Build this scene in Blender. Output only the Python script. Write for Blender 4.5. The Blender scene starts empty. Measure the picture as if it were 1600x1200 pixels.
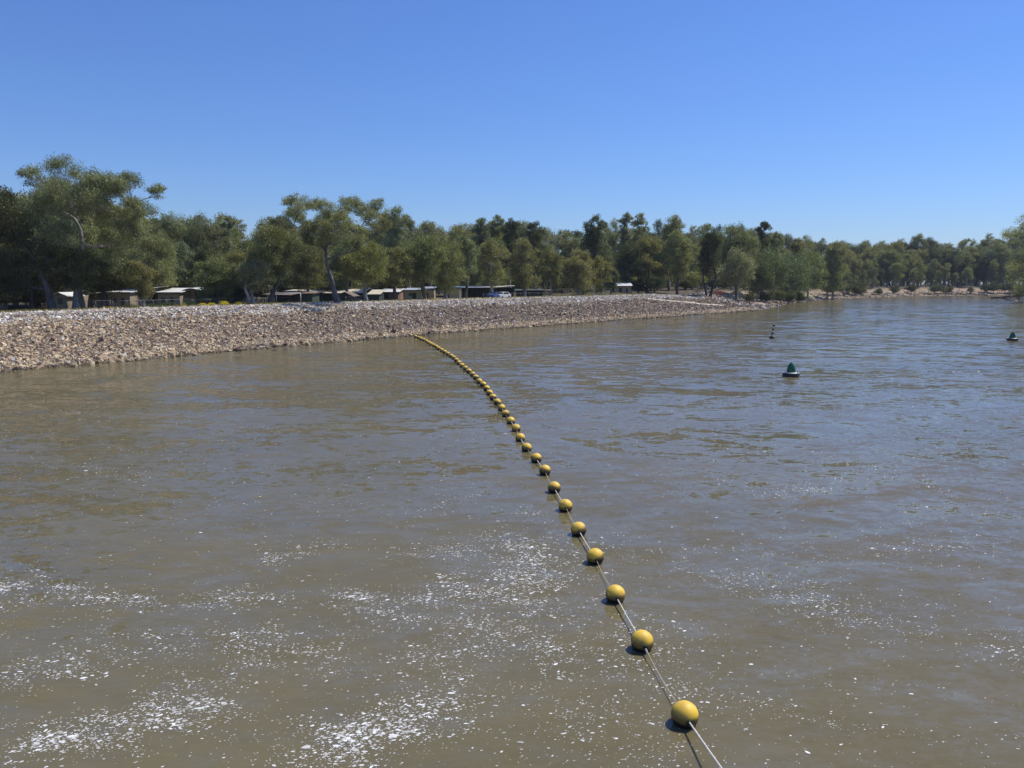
import bpy, math, random
import numpy as np
from mathutils import Vector, Matrix, Quaternion

random.seed(7)
rng = np.random.default_rng(11)
SC = bpy.context.scene
COL = SC.collection

# ------------------------------------------------------------------ camera
CAM_H = 8.0
PITCH = math.atan(160.0 / 1200.0)
cam_data = bpy.data.cameras.new('camera')
cam_data.sensor_width = 36.0
cam_data.lens = 27.0
cam_data.clip_end = 6000
cam_data.clip_start = 0.1
cam = bpy.data.objects.new('camera', cam_data)
cam.location = (0, 0, CAM_H)
cam.rotation_euler = (math.radians(90) - PITCH, 0, 0)
COL.objects.link(cam)
SC.camera = cam

# ------------------------------------------------------------------ sky and sun
SUN_EL = math.radians(57)
SUN_AZ = math.radians(58)          # from +Y towards +X
w = bpy.data.worlds.new('World'); SC.world = w; w.use_nodes = True
nt = w.node_tree
bg = nt.nodes['Background']
sky = nt.nodes.new('ShaderNodeTexSky'); sky.sky_type = 'NISHITA'
sky.sun_disc = False
sky.sun_elevation = SUN_EL
sky.sun_rotation = SUN_AZ
sky.altitude = 100; sky.air_density = 1.25; sky.dust_density = 0.0; sky.ozone_density = 7.0
wb = nt.nodes.new('ShaderNodeVectorMath'); wb.operation = 'MULTIPLY'      # the phone's white balance
wb.inputs[1].default_value = (0.56, 0.68, 1.0)
nt.links.new(sky.outputs[0], wb.inputs[0]); nt.links.new(wb.outputs[0], bg.inputs[0])
bg.inputs[1].default_value = 0.125
sun_d = bpy.data.lights.new('sun', 'SUN')
sun_d.energy = 4.6; sun_d.angle = math.radians(0.53); sun_d.color = (1.0, 0.955, 0.88)
sun = bpy.data.objects.new('sun', sun_d)
sv = Vector((math.sin(SUN_AZ) * math.cos(SUN_EL), math.cos(SUN_AZ) * math.cos(SUN_EL), math.sin(SUN_EL)))
sun.rotation_euler = sv.to_track_quat('Z', 'Y').to_euler()
sun.location = (0, 0, 60)
COL.objects.link(sun)
vs = SC.view_settings
SC.display_settings.display_device = 'sRGB'
vs.view_transform = 'Standard'; vs.look = 'None'; vs.exposure = 0.0; vs.gamma = 1.0
vs.use_curve_mapping = False
cy = SC.cycles
cy.use_denoising = True
cy.max_bounces = 6; cy.diffuse_bounces = 2; cy.glossy_bounces = 3; cy.transmission_bounces = 3
cy.transparent_max_bounces = 4; cy.volume_bounces = 0
cy.sample_clamp_indirect = 4.0
cy.caustics_reflective = False; cy.caustics_refractive = False

# ------------------------------------------------------------------ helpers
cp, sp = math.cos(PITCH), math.sin(PITCH)

def ray(x, y):
    a = (x - 800) / 1200.0; b = (600 - y) / 1200.0
    return (a, cp + b * sp, -sp + b * cp)

def at(x, y, z=0.0):
    """world point on the level z that the photograph shows at pixel x, y"""
    d = ray(x, y); t = (z - CAM_H) / d[2]
    return (d[0] * t, d[1] * t, z)

def at_y(x, y, Y):
    d = ray(x, y); t = Y / d[1]
    return (d[0] * t, Y, CAM_H + d[2] * t)

def to_px(p):
    X, Y, Z = p[0], p[1], p[2] - CAM_H
    f = Y * cp - Z * sp; u = Y * sp + Z * cp
    return (800 + 1200 * X / f, 600 - 1200 * u / f)

def tag(o, label=None, cat=None, group=None, kind=None):
    if label: o['label'] = label
    if cat: o['category'] = cat
    if group: o['group'] = group
    if kind: o['kind'] = kind
    return o

def link(o, parent=None):
    COL.objects.link(o)
    if parent is not None: o.parent = parent
    return o

def empty(name, loc, rz=0.0):
    o = bpy.data.objects.new(name, None); o.location = loc; o.rotation_euler = (0, 0, rz)
    o.empty_display_size = 0.3
    return link(o)

def np_mesh(name, V, F, mat=None, smooth=False, color=None):
    """V (n,3), F (m,k) all faces with k corners"""
    V = np.asarray(V, np.float32); F = np.asarray(F, np.int32)
    me = bpy.data.meshes.new(name)
    m, k = F.shape
    me.vertices.add(len(V)); me.vertices.foreach_set('co', V.ravel())
    me.loops.add(m * k); me.loops.foreach_set('vertex_index', F.ravel())
    me.polygons.add(m)
    me.polygons.foreach_set('loop_start', np.arange(0, m * k, k, dtype=np.int32))
    if smooth:
        me.polygons.foreach_set('use_smooth', np.ones(m, bool))
    else:
        me.polygons.foreach_set('use_smooth', np.zeros(m, bool))
    me.update(calc_edges=True)
    if color is not None:
        a = me.attributes.new('tint', 'FLOAT_COLOR', 'POINT')
        c = np.ones((len(V), 4), np.float32); c[:, :3] = color
        a.data.foreach_set('color', c.ravel())
    if mat: me.materials.append(mat)
    return me

class MB:
    """collects quads/tris for ONE object"""
    def __init__(s): s.v = []; s.f = []; s.sm = []
    def add(s, vs, fs, smooth=False):
        n = len(s.v); s.v += [tuple(v) for v in vs]
        s.f += [tuple(i + n for i in f) for f in fs]; s.sm += [smooth] * len(fs)
    def box(s, a, b, rz=0.0, c=None):
        x0, y0, z0 = a; x1, y1, z1 = b
        P = [(x0,y0,z0),(x1,y0,z0),(x1,y1,z0),(x0,y1,z0),(x0,y0,z1),(x1,y0,z1),(x1,y1,z1),(x0,y1,z1)]
        s.add(P, [(0,3,2,1),(4,5,6,7),(0,1,5,4),(1,2,6,5),(2,3,7,6),(3,0,4,7)])
    def tube(s, pts, rad, n=8, smooth=True, cap=True):
        pts = [Vector(p) for p in pts]
        if not hasattr(rad, '__len__'): rad = [rad] * len(pts)
        V = []; up = Vector((0, 0, 1))
        for i, p in enumerate(pts):
            d = (pts[min(i+1, len(pts)-1)] - pts[max(i-1, 0)]).normalized()
            a = d.cross(up)
            if a.length < 1e-3: a = d.cross(Vector((1, 0, 0)))
            a.normalize(); b = d.cross(a)
            for k in range(n):
                t = 2 * math.pi * k / n
                V.append(p + (a * math.cos(t) + b * math.sin(t)) * rad[i])
        F = []
        for i in range(len(pts) - 1):
            for k in range(n):
                k2 = (k + 1) % n
                F.append((i*n+k, i*n+k2, (i+1)*n+k2, (i+1)*n+k))
        s.add(V, F, smooth)
        if cap:
            m = len(s.v) - len(V)
            s.f.append(tuple(m + k for k in range(n))[::-1]); s.sm.append(False)
            s.f.append(tuple(m + (len(pts)-1)*n + k for k in range(n))); s.sm.append(False)
    def lathe(s, prof, n=24, smooth=True, origin=(0,0,0)):
        V = []; F = []
        ox, oy, oz = origin
        for r, z in prof:
            for k in range(n):
                t = 2*math.pi*k/n; V.append((ox + r*math.cos(t), oy + r*math.sin(t), oz + z))
        for i in range(len(prof)-1):
            for k in range(n):
                k2 = (k+1) % n
                F.append((i*n+k, i*n+k2, (i+1)*n+k2, (i+1)*n+k))
        s.add(V, F, smooth)
    def mesh(s, name, mat=None):
        me = bpy.data.meshes.new(name); me.from_pydata(s.v, [], s.f); me.update()
        me.polygons.foreach_set('use_smooth', s.sm)
        if mat: me.materials.append(mat)
        return me
    def build(s, name, mat=None, parent=None):
        return link(bpy.data.objects.new(name, s.mesh(name, mat)), parent)

# ------------------------------------------------------------------ materials
def new_mat(name):
    m = bpy.data.materials.new(name); m.use_nodes = True
    b = m.node_tree.nodes['Principled BSDF']
    return m, m.node_tree.nodes, m.node_tree.links, b

def simple(name, col, rough=0.7, var=0.15, scale=4.0, metal=0.0, bump=0.0):
    m, N, L, b = new_mat(name)
    tc = N.new('ShaderNodeTexCoord'); no = N.new('ShaderNodeTexNoise')
    no.inputs['Scale'].default_value = scale; no.inputs['Detail'].default_value = 6
    no.inputs['Roughness'].default_value = 0.65
    L.new(tc.outputs['Object'], no.inputs['Vector'])
    r = N.new('ShaderNodeValToRGB')
    r.color_ramp.elements[0].position = 0.3; r.color_ramp.elements[1].position = 0.7
    r.color_ramp.elements[0].color = tuple(c * (1 - var) for c in col) + (1,)
    r.color_ramp.elements[1].color = tuple(min(1, c * (1 + var)) for c in col) + (1,)
    L.new(no.outputs['Fac'], r.inputs['Fac']); L.new(r.outputs['Color'], b.inputs['Base Color'])
    b.inputs['Roughness'].default_value = rough; b.inputs['Metallic'].default_value = metal
    if bump:
        bp = N.new('ShaderNodeBump'); bp.inputs['Strength'].default_value = bump; bp.inputs['Distance'].default_value = 0.02
        L.new(no.outputs['Fac'], bp.inputs['Height']); L.new(bp.outputs[0], b.inputs['Normal'])
    return m

def mat_foliage():
    m, N, L, b = new_mat('foliage')
    N.remove(b)
    oi = N.new('ShaderNodeObjectInfo'); geo = N.new('ShaderNodeNewGeometry'); tc = N.new('ShaderNodeTexCoord')
    no = N.new('ShaderNodeTexNoise'); no.inputs['Scale'].default_value = 0.7; no.inputs['Detail'].default_value = 4
    L.new(tc.outputs['Object'], no.inputs['Vector'])
    mr = N.new('ShaderNodeMapRange'); mr.inputs['To Min'].default_value = 0.45; mr.inputs['To Max'].default_value = 1.75
    L.new(geo.outputs['Random Per Island'], mr.inputs['Value'])
    mr2 = N.new('ShaderNodeMapRange'); mr2.inputs['From Min'].default_value = 0.3; mr2.inputs['From Max'].default_value = 0.7
    mr2.inputs['To Min'].default_value = 0.66; mr2.inputs['To Max'].default_value = 1.5
    L.new(no.outputs['Fac'], mr2.inputs['Value'])
    mu = N.new('ShaderNodeMath'); mu.operation = 'MULTIPLY'
    L.new(mr.outputs[0], mu.inputs[0]); L.new(mr2.outputs[0], mu.inputs[1])
    vm = N.new('ShaderNodeVectorMath'); vm.operation = 'SCALE'
    L.new(oi.outputs['Color'], vm.inputs[0]); L.new(mu.outputs[0], vm.inputs['Scale'])
    # hue drift between sprays: some yellower
    mx = N.new('ShaderNodeMix'); mx.data_type = 'RGBA'; mx.blend_type = 'MULTIPLY'
    mx.inputs[7].default_value = (1.10, 1.0, 0.88, 1)
    no2 = N.new('ShaderNodeTexNoise'); no2.inputs['Scale'].default_value = 0.9
    L.new(tc.outputs['Object'], no2.inputs['Vector']); L.new(no2.outputs['Fac'], mx.inputs[0])
    L.new(vm.outputs[0], mx.inputs[6])
    d = N.new('ShaderNodeBsdfDiffuse'); t = N.new('ShaderNodeBsdfTranslucent'); g = N.new('ShaderNodeBsdfGlossy')
    g.inputs['Roughness'].default_value = 0.42; g.inputs['Color'].default_value = (0.6, 0.65, 0.6, 1)
    L.new(mx.outputs[2], d.inputs['Color'])
    sc = N.new('ShaderNodeVectorMath'); sc.operation = 'MULTIPLY'; sc.inputs[1].default_value = (1.15, 1.2, 0.6)
    L.new(mx.outputs[2], sc.inputs[0]); L.new(sc.outputs[0], t.inputs['Color'])
    m1 = N.new('ShaderNodeMixShader'); m1.inputs[0].default_value = 0.38
    L.new(d.outputs[0], m1.inputs[1]); L.new(t.outputs[0], m1.inputs[2])
    m2 = N.new('ShaderNodeMixShader'); m2.inputs[0].default_value = 0.035
    L.new(m1.outputs[0], m2.inputs[1]); L.new(g.outputs[0], m2.inputs[2])
    L.new(m2.outputs[0], N['Material Output'].inputs['Surface'])
    return m

def mat_bark():
    m, N, L, b = new_mat('bark')
    oi = N.new('ShaderNodeObjectInfo'); tc = N.new('ShaderNodeTexCoord')
    mp = N.new('ShaderNodeMapping'); mp.inputs['Scale'].default_value = (2.2, 2.2, 0.5)
    L.new(tc.outputs['Object'], mp.inputs[0])
    no = N.new('ShaderNodeTexNoise'); no.inputs['Scale'].default_value = 1.3; no.inputs['Detail'].default_value = 8
    L.new(mp.outputs[0], no.inputs['Vector'])
    mr = N.new('ShaderNodeMapRange'); mr.inputs['From Min'].default_value = 0.3; mr.inputs['From Max'].default_value = 0.72
    mr.inputs['To Min'].default_value = 0.5; mr.inputs['To Max'].default_value = 1.7
    L.new(no.outputs['Fac'], mr.inputs['Value'])
    vm = N.new('ShaderNodeVectorMath'); vm.operation = 'SCALE'
    L.new(oi.outputs['Color'], vm.inputs[0]); L.new(mr.outputs[0], vm.inputs['Scale'])
    L.new(vm.outputs[0], b.inputs['Base Color']); b.inputs['Roughness'].default_value = 0.85
    bp = N.new('ShaderNodeBump'); bp.inputs['Distance'].default_value = 0.05; bp.inputs['Strength'].default_value = 0.6
    L.new(no.outputs['Fac'], bp.inputs['Height']); L.new(bp.outputs[0], b.inputs['Normal'])
    return m

def mat_tint(name, rough=0.85, noise=6.0, amp=0.3):
    """base colour from the per-point colour attribute 'tint' with grain"""
    m, N, L, b = new_mat(name)
    at_ = N.new('ShaderNodeAttribute'); at_.attribute_name = 'tint'
    tc = N.new('ShaderNodeTexCoord')
    no = N.new('ShaderNodeTexNoise'); no.inputs['Scale'].default_value = noise; no.inputs['Detail'].default_value = 5
    L.new(tc.outputs['Object'], no.inputs['Vector'])
    mr = N.new('ShaderNodeMapRange'); mr.inputs['From Min'].default_value = 0.3; mr.inputs['From Max'].default_value = 0.7
    mr.inputs['To Min'].default_value = 1 - amp; mr.inputs['To Max'].default_value = 1 + amp
    L.new(no.outputs['Fac'], mr.inputs['Value'])
    vm = N.new('ShaderNodeVectorMath'); vm.operation = 'SCALE'
    L.new(at_.outputs['Color'], vm.inputs[0]); L.new(mr.outputs[0], vm.inputs['Scale'])
    L.new(vm.outputs[0], b.inputs['Base Color']); b.inputs['Roughness'].default_value = rough
    b.inputs['Specular IOR Level'].default_value = 0.25
    return m

WAVE_CHOP = 0.70
WAVE_RIP = 0.46
def mat_water():
    m, N, L, b = new_mat('river_water')
    tc = N.new('ShaderNodeTexCoord')
    def noise(scale, detail, sx, sy, rz, rough=0.55, dist=0.0):
        mp = N.new('ShaderNodeMapping'); mp.inputs['Rotation'].default_value = (0, 0, math.radians(rz))
        mp.inputs['Scale'].default_value = (sx, sy, 1)
        L.new(tc.outputs['Object'], mp.inputs[0])
        n = N.new('ShaderNodeTexNoise'); n.inputs['Scale'].default_value = scale
        n.inputs['Detail'].default_value = detail; n.inputs['Roughness'].default_value = rough
        n.inputs['Distortion'].default_value = dist
        L.new(mp.outputs[0], n.inputs['Vector'])
        return n.outputs['Fac']
    def math_(op, a, c):
        q = N.new('ShaderNodeMath'); q.operation = op
        for i, v in enumerate((a, c)):
            if isinstance(v, (int, float)): q.inputs[i].default_value = v
            else: L.new(v, q.inputs[i])
        return q.outputs[0]
    def vnoise(scale, detail, sx, sy, rz, rough=0.55, dist=0.0):
        mp = N.new('ShaderNodeMapping'); mp.inputs['Rotation'].default_value = (0, 0, math.radians(rz))
        mp.inputs['Scale'].default_value = (sx, sy, 1)
        L.new(tc.outputs['Object'], mp.inputs[0])
        n = N.new('ShaderNodeTexNoise'); n.inputs['Scale'].default_value = scale
        n.inputs['Detail'].default_value = detail; n.inputs['Roughness'].default_value = rough
        n.inputs['Distortion'].default_value = dist
        L.new(mp.outputs[0], n.inputs['Vector'])
        c = N.new('ShaderNodeVectorMath'); c.operation = 'SUBTRACT'; c.inputs[1].default_value = (0.5, 0.5, 0.5)
        L.new(n.outputs['Color'], c.inputs[0]); return c.outputs[0]
    def vscale(v, k):
        q = N.new('ShaderNodeVectorMath'); q.operation = 'SCALE'; L.new(v, q.inputs[0])
        if isinstance(k, float): q.inputs['Scale'].default_value = k
        else: L.new(k, q.inputs['Scale'])
        return q.outputs[0]
    def vadd(a, c):
        q = N.new('ShaderNodeVectorMath'); q.operation = 'ADD'; L.new(a, q.inputs[0]); L.new(c, q.inputs[1]); return q.outputs[0]
    patch = noise(0.045, 4, 0.55, 1.0, 35, 0.62, 1.2)
    pm = N.new('ShaderNodeMapRange'); pm.inputs['From Min'].default_value = 0.36; pm.inputs['From Max'].default_value = 0.64
    pm.inputs['To Min'].default_value = 0.30; pm.inputs['To Max'].default_value = 1.15
    L.new(patch, pm.inputs['Value'])
    swell = vscale(vnoise(0.30, 2, 0.55, 1.0, 14, 0.5, 0.8), 0.34)
    chop = vscale(vnoise(2.3, 5, 0.6, 1.0, -16, 0.7, 0.4), WAVE_CHOP)
    rip = vscale(vnoise(8.0, 3, 0.6, 1.0, 10, 0.6, 0.3), WAVE_RIP)
    mid = vscale(vnoise(0.85, 3, 0.5, 1.0, 28, 0.6, 1.0), 0.42)
    sl = vadd(vadd(swell, mid), vscale(vadd(chop, rip), pm.outputs[0]))
    ml = N.new('ShaderNodeVectorMath'); ml.operation = 'MULTIPLY'; ml.inputs[1].default_value = (1, 1, 0); L.new(sl, ml.inputs[0])
    up = N.new('ShaderNodeVectorMath'); up.operation = 'ADD'; up.inputs[1].default_value = (0, 0, 1); L.new(ml.outputs[0], up.inputs[0])
    nz_ = N.new('ShaderNodeVectorMath'); nz_.operation = 'NORMALIZE'; L.new(up.outputs[0], nz_.inputs[0])
    L.new(nz_.outputs[0], b.inputs['Normal'])
    # silt colour drifts between greener and browner water
    silt = noise(0.035, 5, 0.5, 1.0, 25, 0.6, 1.5)
    r = N.new('ShaderNodeValToRGB')
    r.color_ramp.elements[0].position = 0.35; r.color_ramp.elements[1].position = 0.68
    r.color_ramp.elements[0].color = (0.136, 0.116, 0.057, 1)
    r.color_ramp.elements[1].color = (0.168, 0.139, 0.071, 1)
    L.new(silt, r.inputs['Fac']); L.new(r.outputs['Color'], b.inputs['Base Color'])
    b.inputs['Subsurface Weight'].default_value = 0.5; b.inputs['Subsurface Radius'].default_value = (0.5, 0.36, 0.2); b.inputs['Subsurface Scale'].default_value = 0.8
    b.inputs['Roughness'].default_value = 0.12; b.inputs['IOR'].default_value = 1.333
    b.inputs['Specular IOR Level'].default_value = 0.5
    return m

M = {
 'foliage': mat_foliage(), 'bark': mat_bark(), 'water': mat_water(),
 'stone': mat_tint('riprap_stone', 0.85, 3.0, 0.22),
 'earth': mat_tint('bank_earth', 0.95, 0.8, 0.28),
 'foam': simple('foam_white', (0.82, 0.82, 0.78), 0.6, 0.08, 20),
 'wall_tan': simple('cabin_wall_tan', (0.36, 0.29, 0.19), 0.8, 0.08, 1.2),
 'wall_beige': simple('cabin_wall_beige', (0.50, 0.42, 0.28), 0.8, 0.08, 1.2),
 'wall_pink': simple('cabin_wall_pink', (0.30, 0.17, 0.12), 0.85, 0.12, 1.2),
 'roof_white': simple('roof_white', (0.72, 0.70, 0.64), 0.45, 0.08, 0.8),
 'roof_cream': simple('roof_cream', (0.62, 0.55, 0.40), 0.5, 0.1, 0.8),
 'roof_blue': simple('roof_pale_blue', (0.42, 0.47, 0.52), 0.4, 0.08, 0.8),
 'roof_brown': simple('roof_brown', (0.20, 0.14, 0.10), 0.6, 0.15, 0.8),
 'roof_red': simple('roof_trim_red', (0.33, 0.12, 0.07), 0.6, 0.1, 0.8),
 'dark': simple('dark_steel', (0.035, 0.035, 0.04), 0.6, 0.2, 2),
 'green_shed': simple('shed_green', (0.06, 0.085, 0.065), 0.7, 0.15, 1.5),
 'glass': simple('window_glass', (0.02, 0.025, 0.03), 0.12, 0.2, 1),
 'white': simple('white_paint', (0.74, 0.74, 0.72), 0.5, 0.06, 3),
 'galv': simple('galvanised_steel', (0.15, 0.155, 0.16), 0.5, 0.15, 5, 0.4),
 'blue_paint': simple('blue_paint', (0.04, 0.09, 0.32), 0.35, 0.1, 2),
 'rubber': simple('tyre_rubber', (0.02, 0.02, 0.02), 0.8, 0.2, 8),
 'rope': simple('rope_pale', (0.50, 0.46, 0.36), 0.8, 0.25, 30, 0, 0.4),
 'sleeve': simple('pipe_sleeve', (0.66, 0.63, 0.54), 0.45, 0.15, 12),
 'black_pl': simple('black_plastic', (0.012, 0.013, 0.016), 0.45, 0.3, 6),
 'deck_white': simple('float_deck_white', (0.60, 0.60, 0.56), 0.55, 0.2, 7),
 'green_pl': simple('marker_green', (0.008, 0.115, 0.050), 0.42, 0.25, 5),
 'orange': simple('orange_mesh', (0.62, 0.13, 0.045), 0.7, 0.2, 3),
 'rust': simple('rusty_steel', (0.12, 0.06, 0.035), 0.8, 0.3, 6),
 'yellow_fl': simple('yellow_flowers', (0.72, 0.55, 0.02), 0.8, 0.2, 5),
}

fm_ = M['foam'].node_tree; fb = fm_.nodes['Principled BSDF']; fg = fm_.nodes.new('ShaderNodeNewGeometry'); fr_ = fm_.nodes.new('ShaderNodeValToRGB')
fr_.color_ramp.elements[0].color = (0.36, 0.34, 0.28, 1); fr_.color_ramp.elements[1].color = (0.82, 0.81, 0.77, 1); fr_.color_ramp.elements[1].position = 0.75
fm_.links.new(fg.outputs['Random Per Island'], fr_.inputs['Fac']); fm_.links.new(fr_.outputs['Color'], fb.inputs['Base Color'])

def mat_buoy():
    m, N, L, b = new_mat('buoy_yellow')
    tc = N.new('ShaderNodeTexCoord'); oi = N.new('ShaderNodeObjectInfo')
    sx = N.new('ShaderNodeSeparateXYZ'); L.new(tc.outputs['Object'], sx.inputs[0])
    add = N.new('ShaderNodeVectorMath'); add.operation = 'ADD'
    L.new(tc.outputs['Object'], add.inputs[0]); L.new(oi.outputs['Random'], add.inputs[1])
    n1 = N.new('ShaderNodeTexNoise'); n1.inputs['Scale'].default_value = 3.5; n1.inputs['Detail'].default_value = 7
    L.new(add.outputs[0], n1.inputs['Vector'])
    n2 = N.new('ShaderNodeTexNoise'); n2.inputs['Scale'].default_value = 16; n2.inputs['Detail'].default_value = 5
    L.new(add.outputs[0], n2.inputs['Vector'])
    r = N.new('ShaderNodeValToRGB')
    r.color_ramp.elements[0].position = 0.32; r.color_ramp.elements[1].position = 0.62
    r.color_ramp.elements[0].color = (0.66, 0.41, 0.06, 1); r.color_ramp.elements[1].color = (0.88, 0.57, 0.05, 1)
    L.new(n1.outputs['Fac'], r.inputs['Fac'])
    # waterline scum, plus shade of the lower half painted in brown, ragged edge
    z = N.new('ShaderNodeMath'); z.operation = 'MULTIPLY_ADD'; z.inputs[1].default_value = 1.0
    L.new(sx.outputs['Z'], z.inputs[0])
    nm = N.new('ShaderNodeMath'); nm.operation = 'MULTIPLY_ADD'; nm.inputs[1].default_value = 0.20; nm.inputs[2].default_value = -0.10
    L.new(n1.outputs['Fac'], nm.inputs[0]); L.new(nm.outputs[0], z.inputs[2])
    def band(lo, hi):
        q = N.new('ShaderNodeMapRange'); q.interpolation_type = 'SMOOTHSTEP'
        q.inputs['From Min'].default_value = lo; q.inputs['From Max'].default_value = hi
        q.inputs['To Min'].default_value = 1; q.inputs['To Max'].default_value = 0
        L.new(z.outputs[0], q.inputs['Value']); return q.outputs[0]
    mx = N.new('ShaderNodeMix'); mx.data_type = 'RGBA'; L.new(band(0.02, 0.13), mx.inputs[0])
    L.new(r.outputs['Color'], mx.inputs[6]); mx.inputs[7].default_value = (0.20, 0.125, 0.035, 1)
    mx2 = N.new('ShaderNodeMix'); mx2.data_type = 'RGBA'; L.new(band(-0.075, 0.005), mx2.inputs[0])
    L.new(mx.outputs[2], mx2.inputs[6]); mx2.inputs[7].default_value = (0.018, 0.013, 0.009, 1)
    # bird lime / chalk flecks
    fr = N.new('ShaderNodeValToRGB'); fr.color_ramp.elements[0].position = 0.66; fr.color_ramp.elements[1].position = 0.74
    L.new(n2.outputs['Fac'], fr.inputs['Fac'])
    mx3 = N.new('ShaderNodeMix'); mx3.data_type = 'RGBA'
    fm = N.new('ShaderNodeMath'); fm.operation = 'MULTIPLY'; fm.inputs[1].default_value = 0.35
    L.new(fr.outputs['Color'], fm.inputs[0]); L.new(fm.outputs[0], mx3.inputs[0])
    L.new(mx2.outputs[2], mx3.inputs[6]); mx3.inputs[7].default_value = (0.62, 0.52, 0.32, 1)
    L.new(mx3.outputs[2], b.inputs['Base Color'])
    b.inputs['Roughness'].default_value = 0.55
    bp = N.new('ShaderNodeBump'); bp.inputs['Strength'].default_value = 0.25; bp.inputs['Distance'].default_value = 0.01
    L.new(n2.outputs['Fac'], bp.inputs['Height']); L.new(bp.outputs[0], b.inputs['Normal'])
    return m
M['buoy'] = mat_buoy()

# ------------------------------------------------------------------ shoreline and banks
def catmull(P, step):
    P = [np.array(p, float) for p in P]
    out = []
    P = [2*P[0]-P[1]] + P + [2*P[-1]-P[-2]]
    for i in range(1, len(P)-2):
        p0, p1, p2, p3 = P[i-1:i+3]
        n = max(2, int(np.linalg.norm(p2-p1)/0.25))
        for k in range(n):
            t = k/n
            out.append(0.5*((2*p1)+(-p0+p2)*t+(2*p0-5*p1+4*p2-p3)*t*t+(-p0+3*p1-3*p2+p3)*t**3))
    out.append(P[-2])
    out = np.array(out)
    d = np.r_[0, np.cumsum(np.linalg.norm(np.diff(out, axis=0), axis=1))]
    s = np.arange(0, d[-1], step)
    return np.stack([np.interp(s, d, out[:, j]) for j in range(out.shape[1])], 1)

def smooth01(x, a, b):
    t = np.clip((x-a)/(b-a), 0, 1); return t*t*(3-2*t)

def fbm(x, y, seed=0, scale=1.0, octs=4):
    """cheap smooth value noise, -1..1"""
    out = np.zeros_like(np.asarray(x, float)); amp = 1.0; tot = 0
    for o in range(octs):
        X = np.asarray(x)/scale*(2**o) + 17.3*o + seed*7.1; Y = np.asarray(y)/scale*(2**o) + 5.7*o - seed*3.3
        xi = np.floor(X).astype(np.int64); yi = np.floor(Y).astype(np.int64)
        fx = X-xi; fy = Y-yi; fx = fx*fx*(3-2*fx); fy = fy*fy*(3-2*fy)
        def h(a, b):
            n = (a*374761393 + b*668265263 + (seed+o)*974711) & 0x7fffffff
            n = ((n ^ (n >> 13)) * 1274126177) & 0x7fffffff
            return (n & 0xffff)/32767.5 - 1
        v = (h(xi, yi)*(1-fx)+h(xi+1, yi)*fx)*(1-fy) + (h(xi, yi+1)*(1-fx)+h(xi+1, yi+1)*fx)*fy
        out += v*amp; tot += amp; amp *= 0.5
    return out/tot

PX_SHORE = [(0,582),(160,568),(320,553),(480,539),(645,525),(800,513),(950,502),(1080,493),(1188,484.5),
            (1240,474),(1290,468.5),(1360,465.2),(1420,463),(1500,461.7),(1600,461.0),(1720,461.0)]
WP = [(-88,-60),(-84,-20),(-70,20)] + [at(x, y)[:2] for x, y in PX_SHORE] + [(420,470),(520,520),(640,600)]
SH = catmull(WP, 2.0)
TAN = np.gradient(SH, axis=0)
for _ in range(12):
    TAN[1:-1] = (TAN[:-2]+TAN[1:-1]*2+TAN[2:])/4
TAN /= np.linalg.norm(TAN, axis=1)[:, None]
NOR = np.stack([-TAN[:, 1], TAN[:, 0]], 1)      # to the land (left)
SS = np.arange(len(SH))*2.0
S_SPIT = SS[np.argmin(np.linalg.norm(SH-np.array(at(1182, 485)[:2]), axis=1))]

def interp_s(arr, s):
    return np.stack([np.interp(s, SS, arr[:, j]) for j in range(2)], -1)

def bank_z(s, t, x, y):
    s = np.asarray(s, float); t = np.asarray(t, float)
    rip = np.interp(t, [-10, 0, 17.5, 20, 23, 38, 60, 2000], [-2.6, -0.05, 4.35, 4.58, 4.5, 3.7, 3.7, 4.2])
    nat = np.interp(t, [-10, 0, 4, 9, 16, 24, 60, 2000], [-2.0, -0.05, 0.5, 1.3, 3.6, 4.6, 4.9, 5.2])
    land = smooth01(t, 0.5, 6)
    nat = nat + land*(fbm(x, y, 3, 9.0)*1.1 + fbm(x, y, 5, 2.6)*0.35)*(1-0.6*smooth01(t, 30, 60))
    rip = rip + smooth01(t, 0.5, 3)*fbm(x, y, 9, 7.0)*0.10
    # pale track running down the slope to the spit (a bench in the riprap)
    b = smooth01(s + 0.9*t, S_SPIT-9, S_SPIT+10)
    z = rip*(1-b)+nat*b
    spit = np.exp(-((s-(S_SPIT-1))/9.0)**2)*smooth01(t, -6, 2)*(1-smooth01(t, 7, 12))
    return z*(1-0.65*spit) + 0.22*spit

def surf(s, t):
    p = interp_s(SH, s) + interp_s(NOR, s)*np.asarray(t, float)[..., None]
    z = bank_z(s, t, p[..., 0], p[..., 1])
    return np.concatenate([p, z[..., None]], -1)

def st_of(x, y):
    d = np.hypot(SH[:, 0]-x, SH[:, 1]-y); i = int(np.argmin(d))
    p = np.array([x, y])-SH[i]
    return SS[i]+float(p@TAN[i]), float(p@NOR[i])

def ground_z(x, y):
    s, t = st_of(x, y); return float(bank_z(s, t, x, y))

OFF = np.r_[-10, -6, -3, -1.5, np.arange(-0.5, 26, 1.0), 28, 31, 35, 40, 48, 60, 80, 110, 150, 220, 320, 500]
TW = 1.5
S_grid, T_grid = np.meshgrid(SS, OFF, indexing='ij')
G = surf(S_grid, T_grid)
far = T_grid > 150
nx_, nt_ = S_grid.shape
def grid_faces(a, b):
    i = np.arange(a-1)[:, None]; j = np.arange(b-1)[None, :]
    q = i*b+j
    return np.stack([q, q+b, q+b+1, q+1], -1).reshape(-1, 4)
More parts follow.
